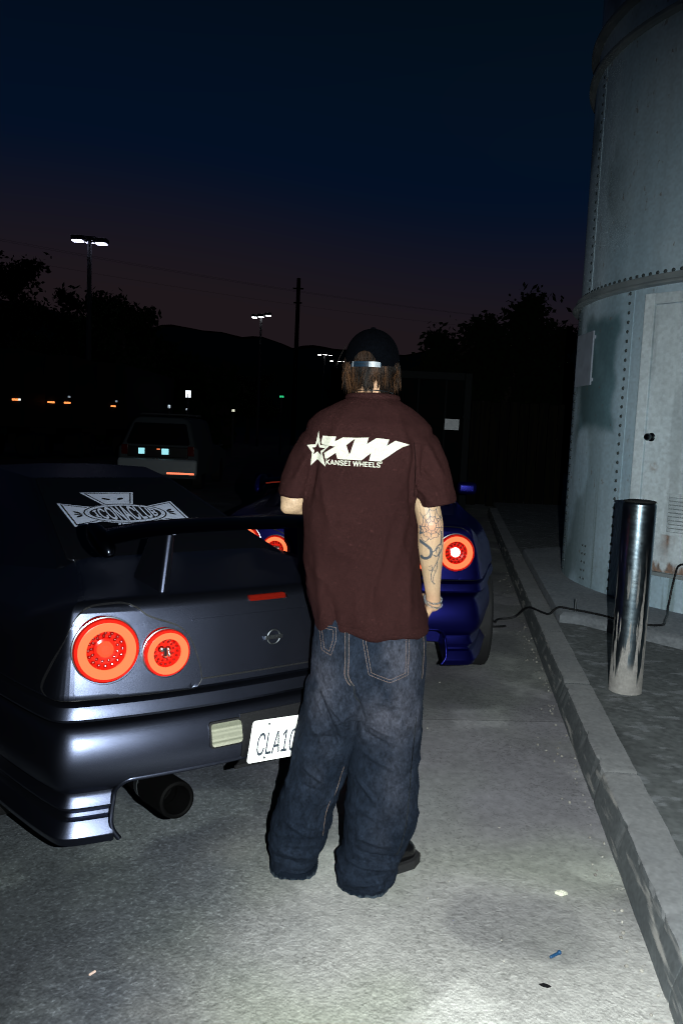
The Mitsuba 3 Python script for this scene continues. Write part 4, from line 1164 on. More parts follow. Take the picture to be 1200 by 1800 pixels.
fold = fold * 1.5 + 0.006 * r1 * (1 - 0.75 * upk) * np.clip((0.85 - v[:, 2]) / 0.2, 0, 1) + 0.007 * lo_ * r2
v = v + vnorm(je) * fold[:, None]
v[:, 2] = np.maximum(v[:, 2], 0.004 + 0.004 * meshkit.noise(v * 60))
je = trimesh.Trimesh(v, je.faces, process=False)
JE = add(MAN + '__jeans', je, 'm_denim', True)


def j2(x, y):
    """photo pixel of the seat detail -> (x, z) on the jeans, about 2.44 m away"""
    s = 2.45 / 1400
    return (0.110 + (x - 650) * s + (y - 1200) * s * 0.04, 0.744 - (y - 1200) * s * 1.02 + (x - 650) * s * -0.03)


zm = lambda x, y: (530 + x / 4.8, 1090 + y / 4.8)
J2 = lambda x, y: j2(*zm(x, y))
pocket = Polygon([J2(*q) for q in [(490, 90), (935, 80), (925, 462), (752, 535), (560, 468)]])
pocketL = Polygon([J2(*q) for q in [(118, 85), (300, 85), (298, 200), (250, 352), (150, 318)]])
for q in (pocket, pocketL):
    pkk = add(JE + '__pocket', drape(extr(q.buffer(-0.004).buffer(0.004), 0.0035), je, 0.0, 0.012), 'm_denim', 30)
    for dd in (0.004, 0.013):
        line = q.buffer(-dd).exterior
        dash = []
        L = line.length
        for t_ in np.arange(0, L, 0.0052):
            seg = LineString([line.interpolate(t_), line.interpolate(min(t_ + 0.0036, L))])
            dash.append(seg.buffer(0.0007, cap_style='flat'))
        u_ = union_all(dash)
        add(pkk + '__stitching', drape(extr(u_, 0.0007), je, 0.0038, 0.02), 'm_stitch', False)
for pl, m_, w_ in (([J2(380, 80), J2(382, 300), J2(378, 480), J2(400, 540), J2(440, 572), J2(452, 660), J2(505, 740)], 'm_seam', 0.0040), ([J2(1042, 100), J2(1052, 300), J2(1040, 520)], 'm_seam', 0.0035),
                  ([(0.268, 0.62), (0.262, 0.45), (0.257, 0.30), (0.245, 0.20), (0.225, 0.14)], 'm_seam', 0.0030), ([(0.044, 0.42), (0.020, 0.33), (-0.010, 0.24), (-0.016, 0.16)], 'm_stitch', 0.0018)):
    add(JE + '__seam', drape(extr(ribbon(spline(pl, 24), w_), 0.0012), je, 0.0, 0.012), m_, False)
for off in (-0.006, 0.006):
    pl = spline([J2(380, 80), J2(382, 300), J2(378, 480), J2(400, 540), J2(430, 572)], 30) + [off, 0]
    add(JE + '__stitching', drape(extr(ribbon(pl, 0.0015), 0.0008), je, 0.0003, 0.012), 'm_stitch', False)
pl = spline([J2(1055, 100), J2(1064, 300), J2(1050, 520)], 20)
add(JE + '__stitching', drape(extr(ribbon(pl, 0.0015), 0.0008), je, 0.0003, 0.012), 'm_stitch', False)

# worn hems, standing a little off the cloth, with a ragged pale edge
for rows_, ph in ((lgL, 0.0), (lgR, 1.7)):
    x, y, z, a, b_ = rows_[-3] if rows_ is lgL else rows_[-2]
    t_ = np.arange(96) * 2 * np.pi / 96
    rr = []
    for zz, k in ((0.030, 1.0), (0.004, 1.03), (0.004, 0.99), (0.030, 0.96)):
        q_ = oval_ring(x, y, zz, a * 1.0 * k + 0.002, b_ * k + 0.002, n=96, e=0.86)
        q_[:, 2] += (0.004 * np.sin(t_ * 3 + ph) + 0.002 * np.sin(t_ * 17 + ph)) * (zz < 0.01) + 0.002 * (zz < 0.01) + 0.004 * np.sin(t_ * 2 + ph) * (zz > 0.01)
        q_[:, :2] += 0.004 * (meshkit.noise(q_ * [25, 25, 0], 5)[:, None] - 0.5)
        rr.append(q_)
    R_ = np.array(rr)
    add(JE + '__hem', loft(np.concatenate([R_, R_[:1]]), False), 'm_hem', 40)

# shoes
def shoe(heel, ang, key):
    d = V([math.cos(ang), math.sin(ang), 0]); s = V([-d[1], d[0], 0])
    P_ = lambda a, b_, z: V(heel) + d * a + s * b_ + V([0, 0, z])
    up = hull([P_(0.02, 0, 0.05), P_(0.03, 0, 0.10)], [0.036, 0.034], 16) + hull([P_(0.03, 0, 0.05), P_(0.14, 0, 0.055), P_(0.10, 0, 0.085)], [0.036, 0.042, 0.035], 16) + hull([P_(0.14, 0, 0.055), P_(0.225, 0.004, 0.050), P_(0.235, 0.004, 0.045)], [0.042, 0.042, 0.036], 16)
    up = up.trim_by_plane([0, 0, 1], 0.028)
    u = tm(up.refine_to_length(0.01)); u.merge_vertices(); trimesh.smoothing.filter_taubin(u, iterations=4)
    k_ = add(key, u, 'm_leather', 40)
    so = Polygon([(P_(a, b_, 0)[0], P_(a, b_, 0)[1]) for a, b_ in ((-0.02, -0.034), (0.1, -0.034), (0.17, -0.046), (0.235, -0.046), (0.28, -0.02), (0.283, 0.02), (0.24, 0.05), (0.17, 0.048), (0.1, 0.036), (-0.02, 0.034))]).buffer(-0.01).buffer(0.014)
    add(k_ + '__sole', extr(so, 0.030, 0.003), 'm_rubber', 30)


shoe((0.085, 2.575, 0), math.radians(33), MAN + '__shoe')
shoe((-0.115, 2.64, 0), math.radians(95), MAN + '__shoe')

# cap: crown with a rounded opening, strap across it, brim in front
cap_c = V([0.079, 2.652, 1.762])
outer = m3.Manifold.sphere(1.0, 64).scale([0.0895, 0.116, 0.100]).translate(cap_c.tolist())
inner_ = m3.Manifold.sphere(1.0, 64).scale([0.0845, 0.111, 0.095]).translate(cap_c.tolist())
tiltv = V([0, -0.12, 1.0]); tiltv /= np.linalg.norm(tiltv)
capm = (outer - inner_).trim_by_plane(tiltv.tolist(), float(tiltv @ (cap_c + V([0, -0.12, -0.030]))))
OPX = 0.052
opening = m3.Manifold.cylinder(0.4, 1.0, 1.0, 48).scale([0.0395, 0.052, 1]).rotate([90, 0, 0]).translate([OPX, 2.66, 1.729])
opening = opening ^ man(bx((OPX, 2.5, 1.80), (0.2, 0.32, 0.146)))
capm = capm - opening
cm = tm(capm.refine_to_length(0.01)); cm.merge_vertices()
CP = add(MAN + '__cap', cm, 'm_cap', 40)
bt = m3.Manifold.sphere(0.009, 16).scale([1, 1, 0.5]).translate([0.079, 2.652, 1.8635])
add(CP + '__button', bt, 'm_cap', 40)
br = []
for k_ in np.linspace(0, 1, 9):
    a = np.linspace(-1, 1, 25)
    br.append(np.stack([0.079 + a * 0.088 * (1 - 0.12 * k_), 2.745 + 0.028 * (1 - a * a) + 0.075 * k_ * np.sqrt(np.clip(1 - 0.75 * a * a, 0, 1)), 1.768 - 0.018 * a * a - 0.012 * k_ + 0.0 * a], 1))
brim = np.array(br)
bm = loft(np.concatenate([brim, brim[::-1] - [0, 0, 0.003]], 1), True)
add(CP + '__brim', bm, 'm_cap', 40)


def strap(x0, x1, z, hgt, r_out, key, m_, thick=0.002):
    a = np.linspace(x0, x1, 20)
    y = cap_c[1] - 0.116 * np.sqrt(np.clip(1 - ((a - cap_c[0]) / 0.0895) ** 2 - ((z - cap_c[2]) / 0.1) ** 2, 0.02, 1)) - r_out
    R_ = np.array([[[p, q, z - hgt / 2], [p, q, z + hgt / 2], [p, q - thick, z + hgt / 2], [p, q - thick, z - hgt / 2]] for p, q in zip(a, y)])
    return add(key, loft(R_), m_, False)


s_ = strap(0.010, 0.106, 1.7395, 0.0165, -0.0010, CP + '__strap', 'm_strap')
strap(0.066, 0.1025, 1.7385, 0.0165, 0.0014, s_ + '__end', 'm_strap_pale')
strap(0.0145, 0.0185, 1.7400, 0.0175, 0.0014, s_ + '__buckle', 'm_strap_pale')
for i in range(6):
    x0 = 0.024 + i * 0.0065
    strap(x0, x0 + 0.0026, 1.7395, 0.0030, 0.0012, s_ + '__stud', 'm_black', 0.0015)

# the face, turned away from the camera
for s in (-1, 1):
    add(MAN + '__eye', trimesh.creation.icosphere(2, 0.0105).apply_translation([0.082 + s * 0.031, 2.760, 1.748]), 'm_eye', True)
add(MAN + '__mouth', hull([V([0.060, 2.778, 1.690]), V([0.082, 2.784, 1.691]), V([0.104, 2.778, 1.690])], [0.004, 0.0055, 0.004], 10), 'm_lips', 40)

# hair: strands over the nape and in the cap's opening
hm, hc = [], []


def strand(pts, w, col):
    p = spline(pts, 8)
    m = tube(p, w * V([0.9, 1, 1, 1, 0.95, 0.8, 0.55, 0.12]), 4, True)
    hm.append(m)
    hc.append(np.tile(col * rg.uniform(0.75, 1.25), (len(m.vertices), 1)))


dark, brown, ginger = V([0.0030, 0.0017, 0.0011]), V([0.018, 0.0092, 0.0052]), V([0.044, 0.020, 0.0085])
scalp = tm(m3.Manifold.sphere(1.0, 40).scale([0.0785, 0.103, 0.088]).translate([0.080, 2.648, 1.766])
           .trim_by_plane([0, -0.5, 1.0], float(V([0, -0.5, 1.0]) @ V([0.08, 2.55, 1.705]) / math.hypot(1, .5))))
hm.append(scalp); hc.append(np.tile(dark * 1.2, (len(scalp.vertices), 1)))
for i in range(1500):
    a = rg.uniform(-1.75, 1.75)                       # angle from straight back
    sx, sy = math.sin(a), -math.cos(a)
    x0, y0 = 0.080 + 0.081 * sx, 2.648 + 0.107 * sy
    z0 = 1.752 + rg.uniform(-0.014, 0.012) - (0.012 if abs(a) < 0.6 else 0)
    edge = abs(a) / 1.75
    zb = 1.668 + 0.022 * rg.normal() * 0.5 + 0.016 * math.sin(a * 7) + 0.045 * max(0, edge - 0.5)
    if abs(a) < 0.62:
        zb += 0.014 + 0.016 * math.sin(a * 17 + 1)
    fl_ = rg.uniform(-0.006, 0.006)
    kx = 1.10 if edge > 0.55 else 0.95
    x1 = 0.080 + (x0 - 0.080) * kx + fl_
    x2 = 0.080 + (x0 - 0.080) * ((1.06 if rg.random() < 0.16 else 0.74 + 0.2 * rg.random()) if edge > 0.6 else 0.78) + fl_ * 2.5
    y1, y2 = 2.648 + 0.106 * sy, 2.648 + (0.070 + 0.024 * edge) * sy + rg.uniform(-0.006, 0.004)
    y2 = min(y2, 2.602 - 0.066 * math.sqrt(max(0.02, 1 - min(1, ((x2 - 0.083) / 0.075) ** 2))) + 0.004) if abs(a) < 1.1 else y2
    q_ = meshkit.noise(V([a * 6, 3.1, 0.5])) + rg.normal() * 0.16
    c_ = dark if q_ < 0.5 else (brown if q_ < 0.78 else ginger)
    if 0.55 < edge and rg.random() < 0.35:
        c_ = ginger
    strand([(x0, y0, z0), (x1, y1, z0 - 0.035), ((x1 + x2) / 2, (y1 + y2) / 2, (z0 + zb) / 2 - 0.012), (x2, y2, zb)], rg.uniform(0.0007, 0.0014), c_)
for i in range(330):
    x0 = OPX + rg.normal() * 0.018
    x1 = OPX + (x0 - OPX) * 1.5 + rg.uniform(-0.008, 0.008)
    z0, z1 = 1.800 + rg.uniform(-0.018, 0.01), 1.732
    f_ = lambda x, z: cap_c[1] - 0.1095 * math.sqrt(max(0.05, 1 - ((x - 0.079) / 0.0845) ** 2 - ((z - 1.762) / 0.094) ** 2))
    strand([(x, f_(x, z) + rg.uniform(-0.001, 0.003), z) for x, z in ((x0, z0), ((x0 + x1) / 2 + 0.003, (z0 + z1) / 2 + 0.006), (x1, z1))], rg.uniform(0.0006, 0.0012), brown if meshkit.noise(V([x1 * 160, 0.3, 1.7])) > 0.45 else dark)
hv = np.vstack([m.vertices for m in hm])
ho = np.cumsum([0] + [len(m.vertices) for m in hm])
hfaces = np.vstack([m.faces + o for m, o in zip(hm, ho)])
scene[MAN + '__hair'] = mikit.ply(trimesh.Trimesh(hv, hfaces, process=False), 'm_hair', smooth=True, color=np.vstack(hc))
# earring, necklace, bracelet
add(MAN + '__earring', cat_([tube([(0.150, 2.596, z) for z in np.linspace(1.692, 1.664, 12)], 0.0012 + 0.0007 * (np.arange(12) % 2), 6), tube([(0.1495, 2.596, z) for z in (1.664, 1.648)], 0.0017, 6)]), 'm_chrome', 40)
add(MAN + '__necklace', tube([(0.084 + 0.0625 * math.cos(a), 2.600 + 0.064 * math.sin(a), 1.652 - 0.006 * math.sin(a)) for a in np.arange(61) * 2 * math.pi / 60], 0.0016, 6), 'm_steel', 40)
wr = V([0.316, 2.602, 0.982]); wd = V([0.1, 0.45, -0.9]); wd /= np.linalg.norm(wd)
wu = np.cross(wd, [0, 1, 0]); wu /= np.linalg.norm(wu); wv = np.cross(wd, wu)
for i, (off, rr, tl_) in enumerate(((-0.004, 0.0285, 0.35), (0.012, 0.029, 0.9))):
    bd = []
    for j in range(22):
        a = 2 * math.pi * j / 22
        bd.append(trimesh.creation.icosphere(1, 0.0036).apply_translation(wr + wd * (off + tl_ * 0.012 * math.cos(a)) + rr * (math.cos(a) * wu + math.sin(a) * wv)))
    add(MAN + '__bracelet', cat_(bd), 'm_steel', 40)

# tattoos: ink lines on the right forearm. (photo zoom of 6, from pixel 720, 860)
def t2(x, y):
    s = 2.48 / 1400 / 6
    return (0.284 + (x - 220) * s, 1.2405 - (y - 430) * s)


tl = []
for k_ in range(9):                                     # cobweb round the elbow
    a = 2 * math.pi * k_ / 9 + 0.2
    tl.append(([t2(222 + 48 * math.cos(a), 430 + 56 * math.sin(a)), t2(222 + 150 * math.cos(a), 420 + (240 if math.sin(a) < 0 else 130) * math.sin(a))], 0.0012))
for r_, q in ((50, 1.0), (82, 1.1), (115, 1.3)):
    for k_ in range(9):
        a0 = 2 * math.pi * k_ / 9 + 0.2
        pts = []
        for f_ in np.linspace(0, 1, 5):
            a = a0 + f_ * 2 * math.pi / 9
            rr = r_ * (1 - 0.16 * math.sin(math.pi * f_))
            pts.append(t2(222 + rr * math.cos(a), 430 + rr * q * math.sin(a) * (1.3 if math.sin(a) < 0 else 1)))
        tl.append((pts, 0.0011))
tl += [([t2(*q) for q in [(96, 590), (130, 612), (190, 650), (232, 690), (238, 740), (220, 775), (185, 795), (150, 785), (132, 765)]], 0.0058),
       ([t2(*q) for q in [(100, 430), (112, 480), (96, 540), (130, 500), (96, 520)]], 0.0022), ([t2(*q) for q in [(92, 455), (125, 470)]], 0.0018),
       ([t2(*q) for q in [(240, 720), (270, 700), (300, 650), (335, 620)]], 0.0020), ([t2(*q) for q in [(262, 745), (310, 760), (345, 700), (355, 640)]], 0.0018),
       ([t2(*q) for q in [(280, 770), (318, 740), (330, 690), (312, 660), (290, 690), (300, 730)]], 0.0016), ([t2(*q) for q in [(330, 760), (315, 820), (290, 880), (270, 930), (262, 990), (275, 1050), (318, 1098)]], 0.0016),
       ([t2(*q) for q in [(318, 830), (320, 900), (300, 960), (290, 1010), (300, 1060)]], 0.0013), ([t2(*q) for q in [(232, 890), (255, 875), (268, 900), (250, 930), (225, 920)]], 0.0012),
       ([t2(*q) for q in [(240, 935), (275, 925), (315, 940)]], 0.0013), ([t2(*q) for q in [(330, 480), (340, 560), (335, 640)]], 0.0030), ([t2(*q) for q in [(270, 350), (300, 340), (320, 310)]], 0.0016), ([t2(*q) for q in [(120, 560), (160, 600), (200, 560)]], 0.0013)]
parts_ = [ribbon(spline(p, 14) if len(p) > 2 else p, w_ * 1.55) for p, w_ in tl]
reg = union_all(parts_)
lim = []
bv = body.vertices[(body.vertices[:, 0] > 0.2) & (body.vertices[:, 2] > 0.95) & (body.vertices[:, 2] < 1.36)]
for z in np.arange(0.985, 1.335, 0.02):
    s2 = bv[abs(bv[:, 2] - z) < 0.012]
    lim.append((z, s2[:, 0].min() + 0.004, s2[:, 0].max() - 0.004))
armp = Polygon([(b_, z) for z, a, b_ in lim] + [(a, z) for z, a, b_ in lim[::-1]])
reg = reg.intersection(armp)
add(MAN + '__tattoo', drape(extr(reg, 0.0003), body, 0.0004, 0.004), 'm_ink', False, label='line tattoos with a cobweb on the elbow')

# ------------------------------------------------------------------ small things on the ground
add('crumpled_paper', trimesh.Trimesh(*(lambda m: (m.vertices * (1 + 0.7 * (meshkit.fbm(m.vertices * 90, 3, 4)[:, None] - 0.5)) * [1, 0.6, 0.35], m.faces))(trimesh.creation.icosphere(3, 0.022)), process=False).apply_translation([0.795, 2.545, 0.006]), 'm_paper', 30,
    label='small crumpled scrap of pale paper on the lane near the kerb', cat='litter')
bo = cat_([frame(hull([V([-0.02, 0, 0]), V([0.014, 0, 0])], 0.0045, 10), [0.69, 2.22, 0.006], [.82, .57, 0], [-.57, .82, 0], [0, 0, 1]), trimesh.creation.icosphere(2, 0.0065).apply_translation([0.704, 2.23, 0.0068])])
add('bolt', bo, 'm_bluebit', 30, label='small dark blue bolt lying on the lane', cat='bolt')
add('cigarette_butt', frame(tm(hull([V([-0.008, 0, 0]), V([0.008, 0, 0])], 0.0036, 10)), [-0.635, 2.06, 0.0042], [.6, .8, 0], [-.8, .6, 0], [0, 0, 1]), 'm_butt', 30, label='cigarette butt on the ground at bottom left', cat='litter')
add('dry_leaf', frame(fine(extr(Polygon([(-0.018, 0), (-0.006, 0.008), (0.010, 0.006), (0.018, 0), (0.008, -0.007), (-0.008, -0.006)]), 0.001), 0.006), [0.625, 2.085, 0.005], [.9, -.4, 0.1], [.4, .9, .1], [0, 0, 1]), 'm_black', 30, label='dark dry leaf on the lane below the blue bolt', cat='leaf')
pb = []
for i in range(210):
    tt = rg.uniform(1.4, 9.0)
    s = -abs(rg.normal()) * 0.05 - 0.006 if i < 150 else rg.uniform(-0.9, 0.0)
    c = kp(tt, s, 0.0)
    r_ = rg.uniform(0.002, 0.0065) * (1.0 if i < 150 else 0.7)
    m = trimesh.creation.icosphere(1, r_)
    m.vertices *= rg.uniform(0.6, 1.3, 3)
    m.apply_translation([c[0], c[1], r_ * 0.5])
    pb.append(m)
add('gravel', cat_(pb), 'm_pebble', 40, label='loose grit along the foot of the kerb', cat='gravel', kind='stuff')

# ------------------------------------------------------------------ background
# pale estate car seen from behind
SU = 'estate_car'
tag(SU, 'pale estate car with dark rear window seen from behind across the lot', 'car')
sx, sy = -4.17, 17.9
prof_c = [(0.86, 0.28), (0.90, 0.40), (0.91, 0.75), (0.90, 0.95), (0.84, 1.00), (0.66, 1.52), (0.60, 1.60), (0.50, 1.64)]
sec = V([(x, z) for x, z in prof_c] + [(-x, z) for x, z in prof_c[::-1]])
rows = []
for y, k, dz in ((0.0, 0.93, -0.03), (0.03, 0.98, 0.0), (0.12, 1.0, 0.0), (1.2, 1.0, 0.02), (2.4, 1.0, 0.0)):
    rows.append(np.stack([sx + sec[:, 0] * k, sy + np.where(sec[:, 1] > 0.97, (sec[:, 1] - 0.97) * 0.45, 0) + y, np.where(sec[:, 1] > 1.3, sec[:, 1] + dz, sec[:, 1])], 1))
for y, top in ((3.2, 1.05), (4.4, 0.85)):
    rows.append(np.stack([sx + sec[:, 0] * 0.97, sy + y + 0 * sec[:, 0], np.minimum(sec[:, 1], top - 0.1 * (sec[:, 1] < 1))], 1))
add(SU + '__body', loft(rows), 'm_dim_paint', 35)
tl_ = V([0, 0.45, 1.0]) / math.hypot(.45, 1)
add(SU + '__rear_window', frame(extr(rpoly([(-0.72, 0.06), (0.72, 0.06), (0.58, 0.58), (-0.58, 0.58)], 0.05), 0.02), [sx, sy - 0.008, 0.97], [1, 0, 0], tl_, np.cross([1, 0, 0], tl_)), 'm_glass', 30)
add(SU + '__tailgate_panel', bx((sx, sy - 0.012, 0.86), (1.36, 0.05, 0.24), 0.02), 'm_black', 30)
for x, w_ in ((-0.36, 0.16), (0.17, 0.18)):
    scene_key = add(SU + '__reflector_plate', bx((sx + x, sy - 0.05, 0.875), (w_ * 0.86, 0.02, 0.13), 0.004), 'm_lamp', 30, **glow((0.32, 0.80, 0.88), 0.03))  # shine of the reflectors put in as a glow of their own
add(SU + '__orange_lamp', bx((sx + 0.02, sy - 0.05, 0.925), (0.07, 0.02, 0.035), 0.004), 'm_lamp', 30, **glow((0.7, 0.13, 0.02), 0.02))
for s in (-1, 1):
    add(SU + '__tail_lamp', bx((sx + s * 0.74, sy + 0.0, 0.90), (0.15, 0.06, 0.22), 0.015), 'm_red_dim', 30)
    for y in (0.85, 3.55):
        ww = trimesh.creation.cylinder(0.32, 0.21, sections=32); ww.apply_transform(trimesh.transformations.rotation_matrix(math.pi / 2, [0, 1, 0])); ww.apply_translation([sx + s * 0.78, sy + y, 0.32])
        add(SU + '__wheel', ww, 'm_rubber', 30)
add(SU + '__rear_bumper', bx((sx, sy - 0.03, 0.53), (1.78, 0.16, 0.36), 0.06, 10), 'm_white_paint', 35)
add(SU + '__orange_strip', bx((sx + 0.53, sy - 0.10, 0.40), (0.62, 0.03, 0.045), 0.01), 'm_lamp', 30, **glow((1.3, 0.25, 0.10), 0.03))  # glowing orange strip low on the bumper
add(SU + '__roof_rack', cat_([bx((sx + s * 0.55, sy + 1.4, 1.70), (0.03, 1.6, 0.03), 0.01) for s in (-1, 1)] + [bx((sx, sy + y, 1.72), (1.2, 0.04, 0.03), 0.01) for y in (0.9, 1.9)]), 'm_pole', 30)

# three box trailers with marker lamps, one behind the other
for i, (xr, y) in enumerate(((-11.22, 28.0), (-10.22, 30.0), (-9.22, 33.0))):
    k_ = 'box_trailer' + (f'_{i:03d}' if i else '')
    tag(k_, ('dark box trailer at the left edge, nearest of the three with marker lamps', 'dark box trailer with two orange marker lamps, middle one of the three', 'dark box trailer farthest right of the three, pale strip at its corner')[i], 'trailer', 'box trailers across the lot')
    xc = xr - 1.25
    add(k_ + '__box', bx((xc, y + 5, 2.5), (2.5, 10.0, 2.7), 0.03), 'm_trailer', 30)
    for s in (-1, 1):
        add(k_ + '__rear_door', bx((xc + s * 0.60, y - 0.01, 2.5), (1.16, 0.04, 2.5), 0.01), 'm_trailer', 30)
    add(k_ + '__corner_post', bx((xr - 0.06, y - 0.03, 2.5), (0.14 if i < 2 else 0.40, 0.05, 2.6), 0.01), 'm_container_trim', 30)
    add(k_ + '__under_frame', bx((xc, y + 5, 1.02), (1.1, 9.5, 0.25)), 'm_black', 30)
    for s in (-1, 1):
        for yy in (1.2, 2.5):
            ww = trimesh.creation.cylinder(0.5, 0.5, sections=24); ww.apply_transform(trimesh.transformations.rotation_matrix(math.pi / 2, [0, 1, 0])); ww.apply_translation([xc + s * 0.95, y + yy, 0.5])
            add(k_ + '__wheel', ww, 'm_rubber', 30)
    for xo, wl in (((-0.29, 0.22),), ((-0.78, 0.26), (-0.17, 0.24)), ((-0.32, 0.20),))[i]:
        add(k_ + '__marker_lamp', bx((xr + xo, y - 0.06, 2.10), (wl, 0.05, 0.07), 0.01), 'm_lamp', 30, **glow((1.5, 0.42, 0.10), 0.02))
    add(k_ + '__white_lamp', bx((xr + (-0.14, -0.10, -0.20)[i], y - 0.06, 2.105 + (0, .22, .2)[i]), (0.09, 0.05, 0.07), 0.01), 'm_lamp', 30, **glow((0.9, 0.9, 0.8) if i == 0 else (0.16, 0.2, 0.24), 0.02))


def lamp_post(key, x, y, heads, h, label, group, rad, pole_r=0.09):
    tag(key, label, 'street lamp', group)
    add(key + '__pole', tube([(x, y, 0), (x, y, h * 0.5), (x, y, h + 0.1)], V([pole_r * 1.3, pole_r, pole_r * 0.8]), 10), 'm_pole', 40)
    for dx, dy, dz, wl in heads:
        k_ = add(key + '__head', cat_([bx((x + dx, y + dy, h + dz + 0.05), (wl, 0.5, 0.22), 0.05), tube([(x, y, h + dz), (x + dx, y + dy, h + dz + 0.03)], 0.04, 6)]), 'm_pole', 40)
        add(k_ + '__light', bx((x + dx * 1.08, y + dy - 0.06, h + dz - 0.085), (wl * 0.72, 0.36, 0.05), 0.01), 'm_lamp', 30, **glow(rad, 0.05))


G = 'parking lot lamps'
lamp_post('street_lamp', -12.2, 38, [(-0.44, -0.15, 0.02, 0.66), (-0.1, 0.45, 0.12, 0.6), (0.52, 0, -0.04, 0.66)], 9.75, 'tall lot lamp with wide dark heads, nearest and leftmost of the lamps', G, (3.2, 3.3, 4.6), 0.12)
lamp_post('street_lamp_001', -6.75, 62, [(-0.46, 0, -0.05, 0.5), (0.0, 0, 0.0, 0.5), (0.52, 0, 0.12, 0.5)], 9.9, 'three-headed lot lamp beside the tall utility pole', G, (9, 9.5, 9.5))
lamp_post('street_lamp_002', -3.2, 110, [(-0.6, 0, 0.0, 0.62), (0.05, 0, 0.06, 0.62), (0.75, 0, 0.0, 0.62)], 11.6, 'far three-headed lot lamp, upper left of the two near the cap', G, (8, 8, 7.6))
lamp_post('street_lamp_003', -1.5, 115, [(-0.75, 0, 0.02, 0.5), (0.3, 0, -0.02, 0.5), (0.95, 0, 0.0, 0.5)], 11.25, 'farthest three-headed lot lamp, just left of the cap', G, (6, 6.2, 5.6))
UPK = 'utility_pole'
tag(UPK, 'tall thin utility pole standing against the dusk sky', 'utility pole')
add(UPK + '__pole', tube([(-4.5, 70, 0), (-4.5, 70, 14.3)], V([0.24, 0.17]), 10), 'm_wood', 40)
for z, w_ in ((13.4, 0.9), (12.2, 0.7)):
    add(UPK + '__crossarm', bx((-4.5, 69.8, z), (w_, 0.12, 0.12)), 'm_wood', 30)
for x, z in ((-0.42, 13.5), (0.42, 13.5), (0.3, 12.3)):
    s = np.linspace(-1, 1, 30)
    pts = np.stack([-4.5 + x + s * 45, 70 + s * 30, z + 2.2 * s * s - 0.3 * (abs(s) < 2)], 1)
    add(UPK + '__wire', tube(pts, 0.007, 4), 'm_black', 30)


def tree(key, x, y, hgt, rad, label, seed, n=2600, cz=0.62, leaf=0.2, squash=0.75, group='trees beyond the lot'):
    r = np.random.default_rng(seed)
    tag(key, label, 'tree', group)
    limbs, tips = [], []
    limbs.append(tube(spline([(x, y, -0.1), (x + r.normal() * .15, y, hgt * .25), (x + r.normal() * .3, y, hgt * .55), (x + r.normal() * .3, y, hgt * .8)], 10), np.linspace(0.035, 0.010, 10) * hgt, 8))
    for i in range(16):
        a, e = r.uniform(0, 2 * np.pi), r.uniform(-0.1, 1.3)
        z0 = hgt * r.uniform(0.28, 0.72)
        L = rad * r.uniform(0.6, 1.0)
        q = V([x + L * math.cos(a) * math.cos(e), y + L * math.sin(a) * math.cos(e), min(z0 + L * squash * math.sin(e) * 1.1 + 0.3, hgt * 0.97)])
        p = spline([(x, y, z0), ((x + q[0]) / 2, (y + q[1]) / 2, (z0 + q[2]) / 2 + 0.15 * L), q], 7)
        limbs.append(tube(p, np.linspace(0.014, 0.003, 7) * hgt, 5))
        tips += [q, p[4], p[5]]
    tips = np.array(tips)
    add(key + '__trunk', cat_(limbs), 'm_bark', 50)
    c = tips[r.integers(0, len(tips), n)]
    p = c + r.normal(size=(n, 3)) * rad * V([0.17, 0.17, 0.14]) * r.uniform(0.2, 1.2, (n, 1))
    p[:, 2] = np.clip(p[:, 2], 0.3, hgt)
    u = r.normal(size=(n, 3)); u /= np.linalg.norm(u, axis=1, keepdims=True)
    w_ = np.cross(u, r.normal(size=(n, 3))); w_ /= np.linalg.norm(w_, axis=1, keepdims=True)
    s = leaf * r.uniform(0.6, 1.4, (n, 1))
    q = np.stack([p - u * s, p + w_ * s * .5, p + u * s, p - w_ * s * .5], 1).reshape(-1, 3)
    i = np.arange(n)[:, None] * 4
    f = np.vstack([i + [0, 1, 2], i + [0, 2, 3]])
    add(key + '__crown', trimesh.Trimesh(q, f, process=False), 'm_leaf', False)


TS = [(-18.6, 45, 11.6, 2.9, 'dark tree at the left edge, tallest and loosest of the trees', 7000, .16), (-15.2, 47, 9.6, 2.4, 'dark low tree between the left edge tree and the lamp pole', 6000, .17), (-12.4, 44, 8.8, 2.3, 'dark tree directly behind the nearest lamp pole', 6000, .17), (-11.1, 46, 8.6, 1.6, 'dark narrow tree just right of the nearest lamp pole', 5000, .16),
      (3.9, 30, 6.1, 1.7, 'dark rounded tree just right of the cap', 15000, .12), (5.9, 30, 7.1, 1.9, 'dark tree with the tallest crown among those right of the man', 18000, .12), (7.9, 32, 6.4, 1.6, 'dark tree beside the left edge of the tank', 14000, .12), (-8.6, 70, 6.5, 2.6, 'dark low far tree before the hills left of centre', 4000, .2), (1.0, 75, 6.4, 3.0, 'dark low far tree behind the cap', 4000, .22)]
for i, (x, y, hg, rd, lb, n, lf) in enumerate(TS):
    tree('tree' + (f'_{i:03d}' if i else ''), x, y, hg, rd, lb, 30 + i, n=n, leaf=lf)

